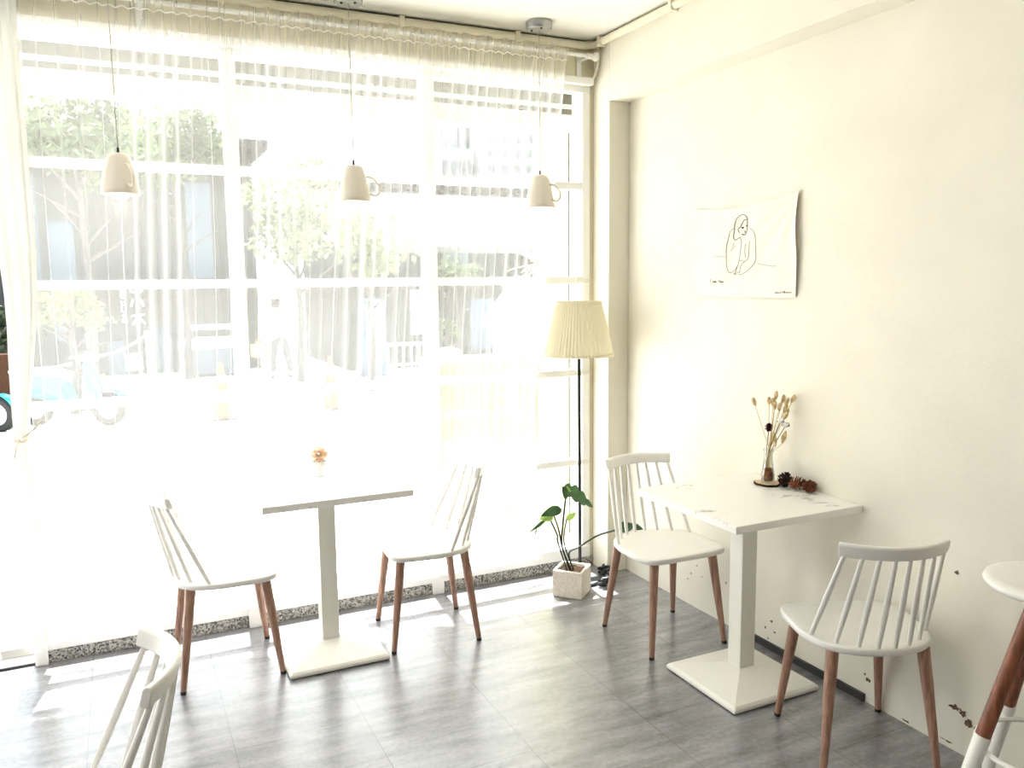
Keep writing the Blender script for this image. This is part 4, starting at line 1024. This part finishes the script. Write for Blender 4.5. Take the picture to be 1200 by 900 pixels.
# ---------------------------------------------------------------- person
def skin_obj(name, verts, edges, radii, m, parent, sub=2, root=0):
    me = bpy.data.meshes.new(name); me.from_pydata([Vector(v) for v in verts], edges, []); o = bpy.data.objects.new(name, me); COL.objects.link(o); o.parent = parent
    md = o.modifiers.new('skin', 'SKIN'); md.use_smooth_shade = True
    for i, r in enumerate(radii): me.skin_vertices[0].data[i].radius = (r, r) if not isinstance(r, tuple) else r
    me.skin_vertices[0].data[root].use_root = True
    sb = o.modifiers.new('sub', 'SUBSURF'); sb.levels = sub; sb.render_levels = sub
    me.materials.append(M[m]); return o
def build_person():
    g_ = at(329, 443, GZ, 2)
    t = thing('person', 'person in pale shirt and grey trousers standing with a beige bag, seen from behind', 'person', g_, math.radians(15))
    # seen from behind: forward = +Y
    v = [(0, 0, .86), (0, .0, 1.0), (0, .02, 1.18), (0, .05, 1.31), (0, .07, 1.38), (0, .10, 1.46), (0, .11, 1.54),
         (-.09, 0, .82), (-.13, .03, .46), (-.16, -.02, .08), (-.17, .12, .035),
         (.09, 0, .82), (.15, -.02, .46), (.20, -.10, .08), (.21, .04, .035),
         (-.17, .05, 1.29), (-.25, .06, 1.05), (-.27, .2, .86), (-.27, .25, .79),
         (.17, .05, 1.29), (.25, .02, 1.04), (.20, .20, .92), (.17, .27, .90)]
    e = [(0, 1), (1, 2), (2, 3), (3, 4), (4, 5), (5, 6), (0, 7), (7, 8), (8, 9), (9, 10), (0, 11), (11, 12), (12, 13), (13, 14), (3, 15), (15, 16), (16, 17), (17, 18), (3, 19), (19, 20), (20, 21), (21, 22)]
    r = [(.15, .11), (.14, .10), (.16, .11), (.14, .09), .052, .085, .085, .085, .055, .042, .04, .085, .055, .042, .04, .055, .042, .032, .036, .055, .042, .032, .036]
    body = skin_obj('body', v, e, r, 'skin', t)
    # fingers, each a short chain rooted in the palm
    for hx, hy, hz_, sg_ in ((-.27, .25, .79, -1), (.17, .27, .90, 1)):
        for k in range(5):
            if k < 4: f0 = V(hx-.03+.02*k, hy+.01, hz_-.01); d = V(0, .3, -.95); l = (.07, .08, .075, .06)[k]
            else: f0 = V(hx-.035*sg_, hy, hz_+.01); d = V(-.75*sg_, .4, -.5); l = .055
            f1 = f0+d*l*.6; f2 = f1+V(0, .75, -.4)*l*.5
            skin_obj('finger', [f0, f1, f2], [(0, 1), (1, 2)], [.011, .010, .008], 'skin', body, 1)
    skin_obj('shirt', [(0, 0, .90), (0, 0, 1.0), (0, .02, 1.18), (0, .05, 1.31), (0, .065, 1.36), (-.17, .05, 1.29), (-.24, .06, 1.09), (.17, .05, 1.29), (.24, .025, 1.08)],
             [(0, 1), (1, 2), (2, 3), (3, 4), (3, 5), (5, 6), (3, 7), (7, 8)], [(.175, .135), (.165, .125), (.18, .13), (.16, .11), .075, .072, .062, .072, .062], 'shirt', t)
    skin_obj('trousers', [(0, 0, .90), (0, 0, .84), (-.09, 0, .80), (-.13, .03, .46), (-.16, -.02, .12), (.09, 0, .80), (.15, -.02, .46), (.20, -.10, .12)],
             [(0, 1), (1, 2), (2, 3), (3, 4), (1, 5), (5, 6), (6, 7)], [(.165, .125), (.165, .13), .105, .075, .058, .105, .075, .058], 'trousers', t)
    for sx_, sy_ in ((-.165, .05), (.205, -.03)): MB().blob((sx_, sy_+.02, .045), .05, 12, 0, .85, 2.3, .85).obj('shoe', 'dkplastic', t)
    hb = MB().blob((0, .09, 1.52), .112, 16, .05, .92, 1.0, 1.1); hb.obj('hair', 'hair', t)
    fb = MB().blob((-.035, .19, 1.52), .009, 8).blob((.035, .19, 1.52), .009, 8); fb.obj('eyes', 'hair', t)
    MB().blob((0, .205, 1.49), .016, 8, 0, .8, 1, 1.3).blob((-.095, .10, 1.5), .022, 8, 0, .4, .8, 1.3).blob((.095, .10, 1.5), .022, 8, 0, .4, .8, 1.3).obj('nose_and_ears', 'skin', t)
    bp = t.matrix_basis @ V(-.30, .24, .60)
    bg = thing('shopping_bag', 'beige shopping bag hanging from the standing person\'s left hand', 'bag', bp, math.radians(15))
    MB().rings([[V(x*.17, y*.09, z) for x, y in ((-1, -1), (1, -1), (1, 1), (-1, 1))] for z in (-.16, .1)], True, False).obj('bag_body', 'bag', bg, smooth=False, bevel=.02)
    MB().tube(catmull([(-.09, 0, .09), (-.05, 0, .19), (.05, 0, .19), (.09, 0, .09)], 5), .01, 7).obj('handle', 'bag', bg)
build_person()

# ================================================================== LIGHT
w = bpy.data.worlds.new('World'); S.world = w; w.use_nodes = True
nt = w.node_tree; bg = nt.nodes['Background']
SKY, SUN = 3.1, 25.0
bg.inputs[0].default_value = (.90, .96, 1.0, 1); bg.inputs[1].default_value = SKY
sd = bpy.data.lights.new('sun', 'SUN'); so = bpy.data.objects.new('sun', sd); COL.objects.link(so)
sd.energy = SUN; sd.angle = math.radians(.6); sd.color = (1, .985, .955)
so.rotation_euler = V(.035, .41, .91).to_track_quat('Z', 'Y').to_euler()
# added fill lights without fixtures: one behind the camera, one at the left
def area(name, loc, size, energy, color, rot=(0, 0, 0)):
    d = bpy.data.lights.new(name, 'AREA'); d.shape = 'RECTANGLE'; d.size, d.size_y = size; d.energy = energy; d.color = color
    o = bpy.data.objects.new(name, d); COL.objects.link(o); o.location = loc; o.rotation_euler = rot; return o
area('fill_light', (-3.2, -5.2, 2.78), (2.4, 1.6), 9, (1, .97, .93))  # unseen fill for the surfaces facing the camera
area('fill_light', (-4.7, -1.9, 2.78), (1.6, 1.6), 62, (.95, .98, 1))  # unseen fill, added to brighten the left chairs, table and floor
for x in PEND:
    pd = bpy.data.lights.new('pendant_glow', 'POINT'); pd.energy = .12; pd.color = (1, .85, .62); pd.shadow_soft_size = .03
    po = bpy.data.objects.new('pendant_glow', pd); COL.objects.link(po); po.location = (x, PY_, 1.915)

# ================================================================== CAMERA
cd_ = bpy.data.cameras.new('camera'); co_ = bpy.data.objects.new('camera', cd_); COL.objects.link(co_)
cd_.sensor_width = 36; cd_.lens = FPX/1200*36; cd_.clip_end = 300; cd_.clip_start = .02
Rm = Matrix((( _r.x, _u.x, -_f.x), (_r.y, _u.y, -_f.y), (_r.z, _u.z, -_f.z)))
co_.matrix_world = Matrix.Translation(CAM) @ Rm.to_4x4()
S.camera = co_
S.view_settings.view_transform = 'Standard'
S.view_settings.look = 'None'
S.view_settings.exposure = 0.25
S.cycles.transparent_max_bounces = 24
S.cycles.max_bounces = 10
S.cycles.diffuse_bounces = 6
S.cycles.sample_clamp_indirect = 6
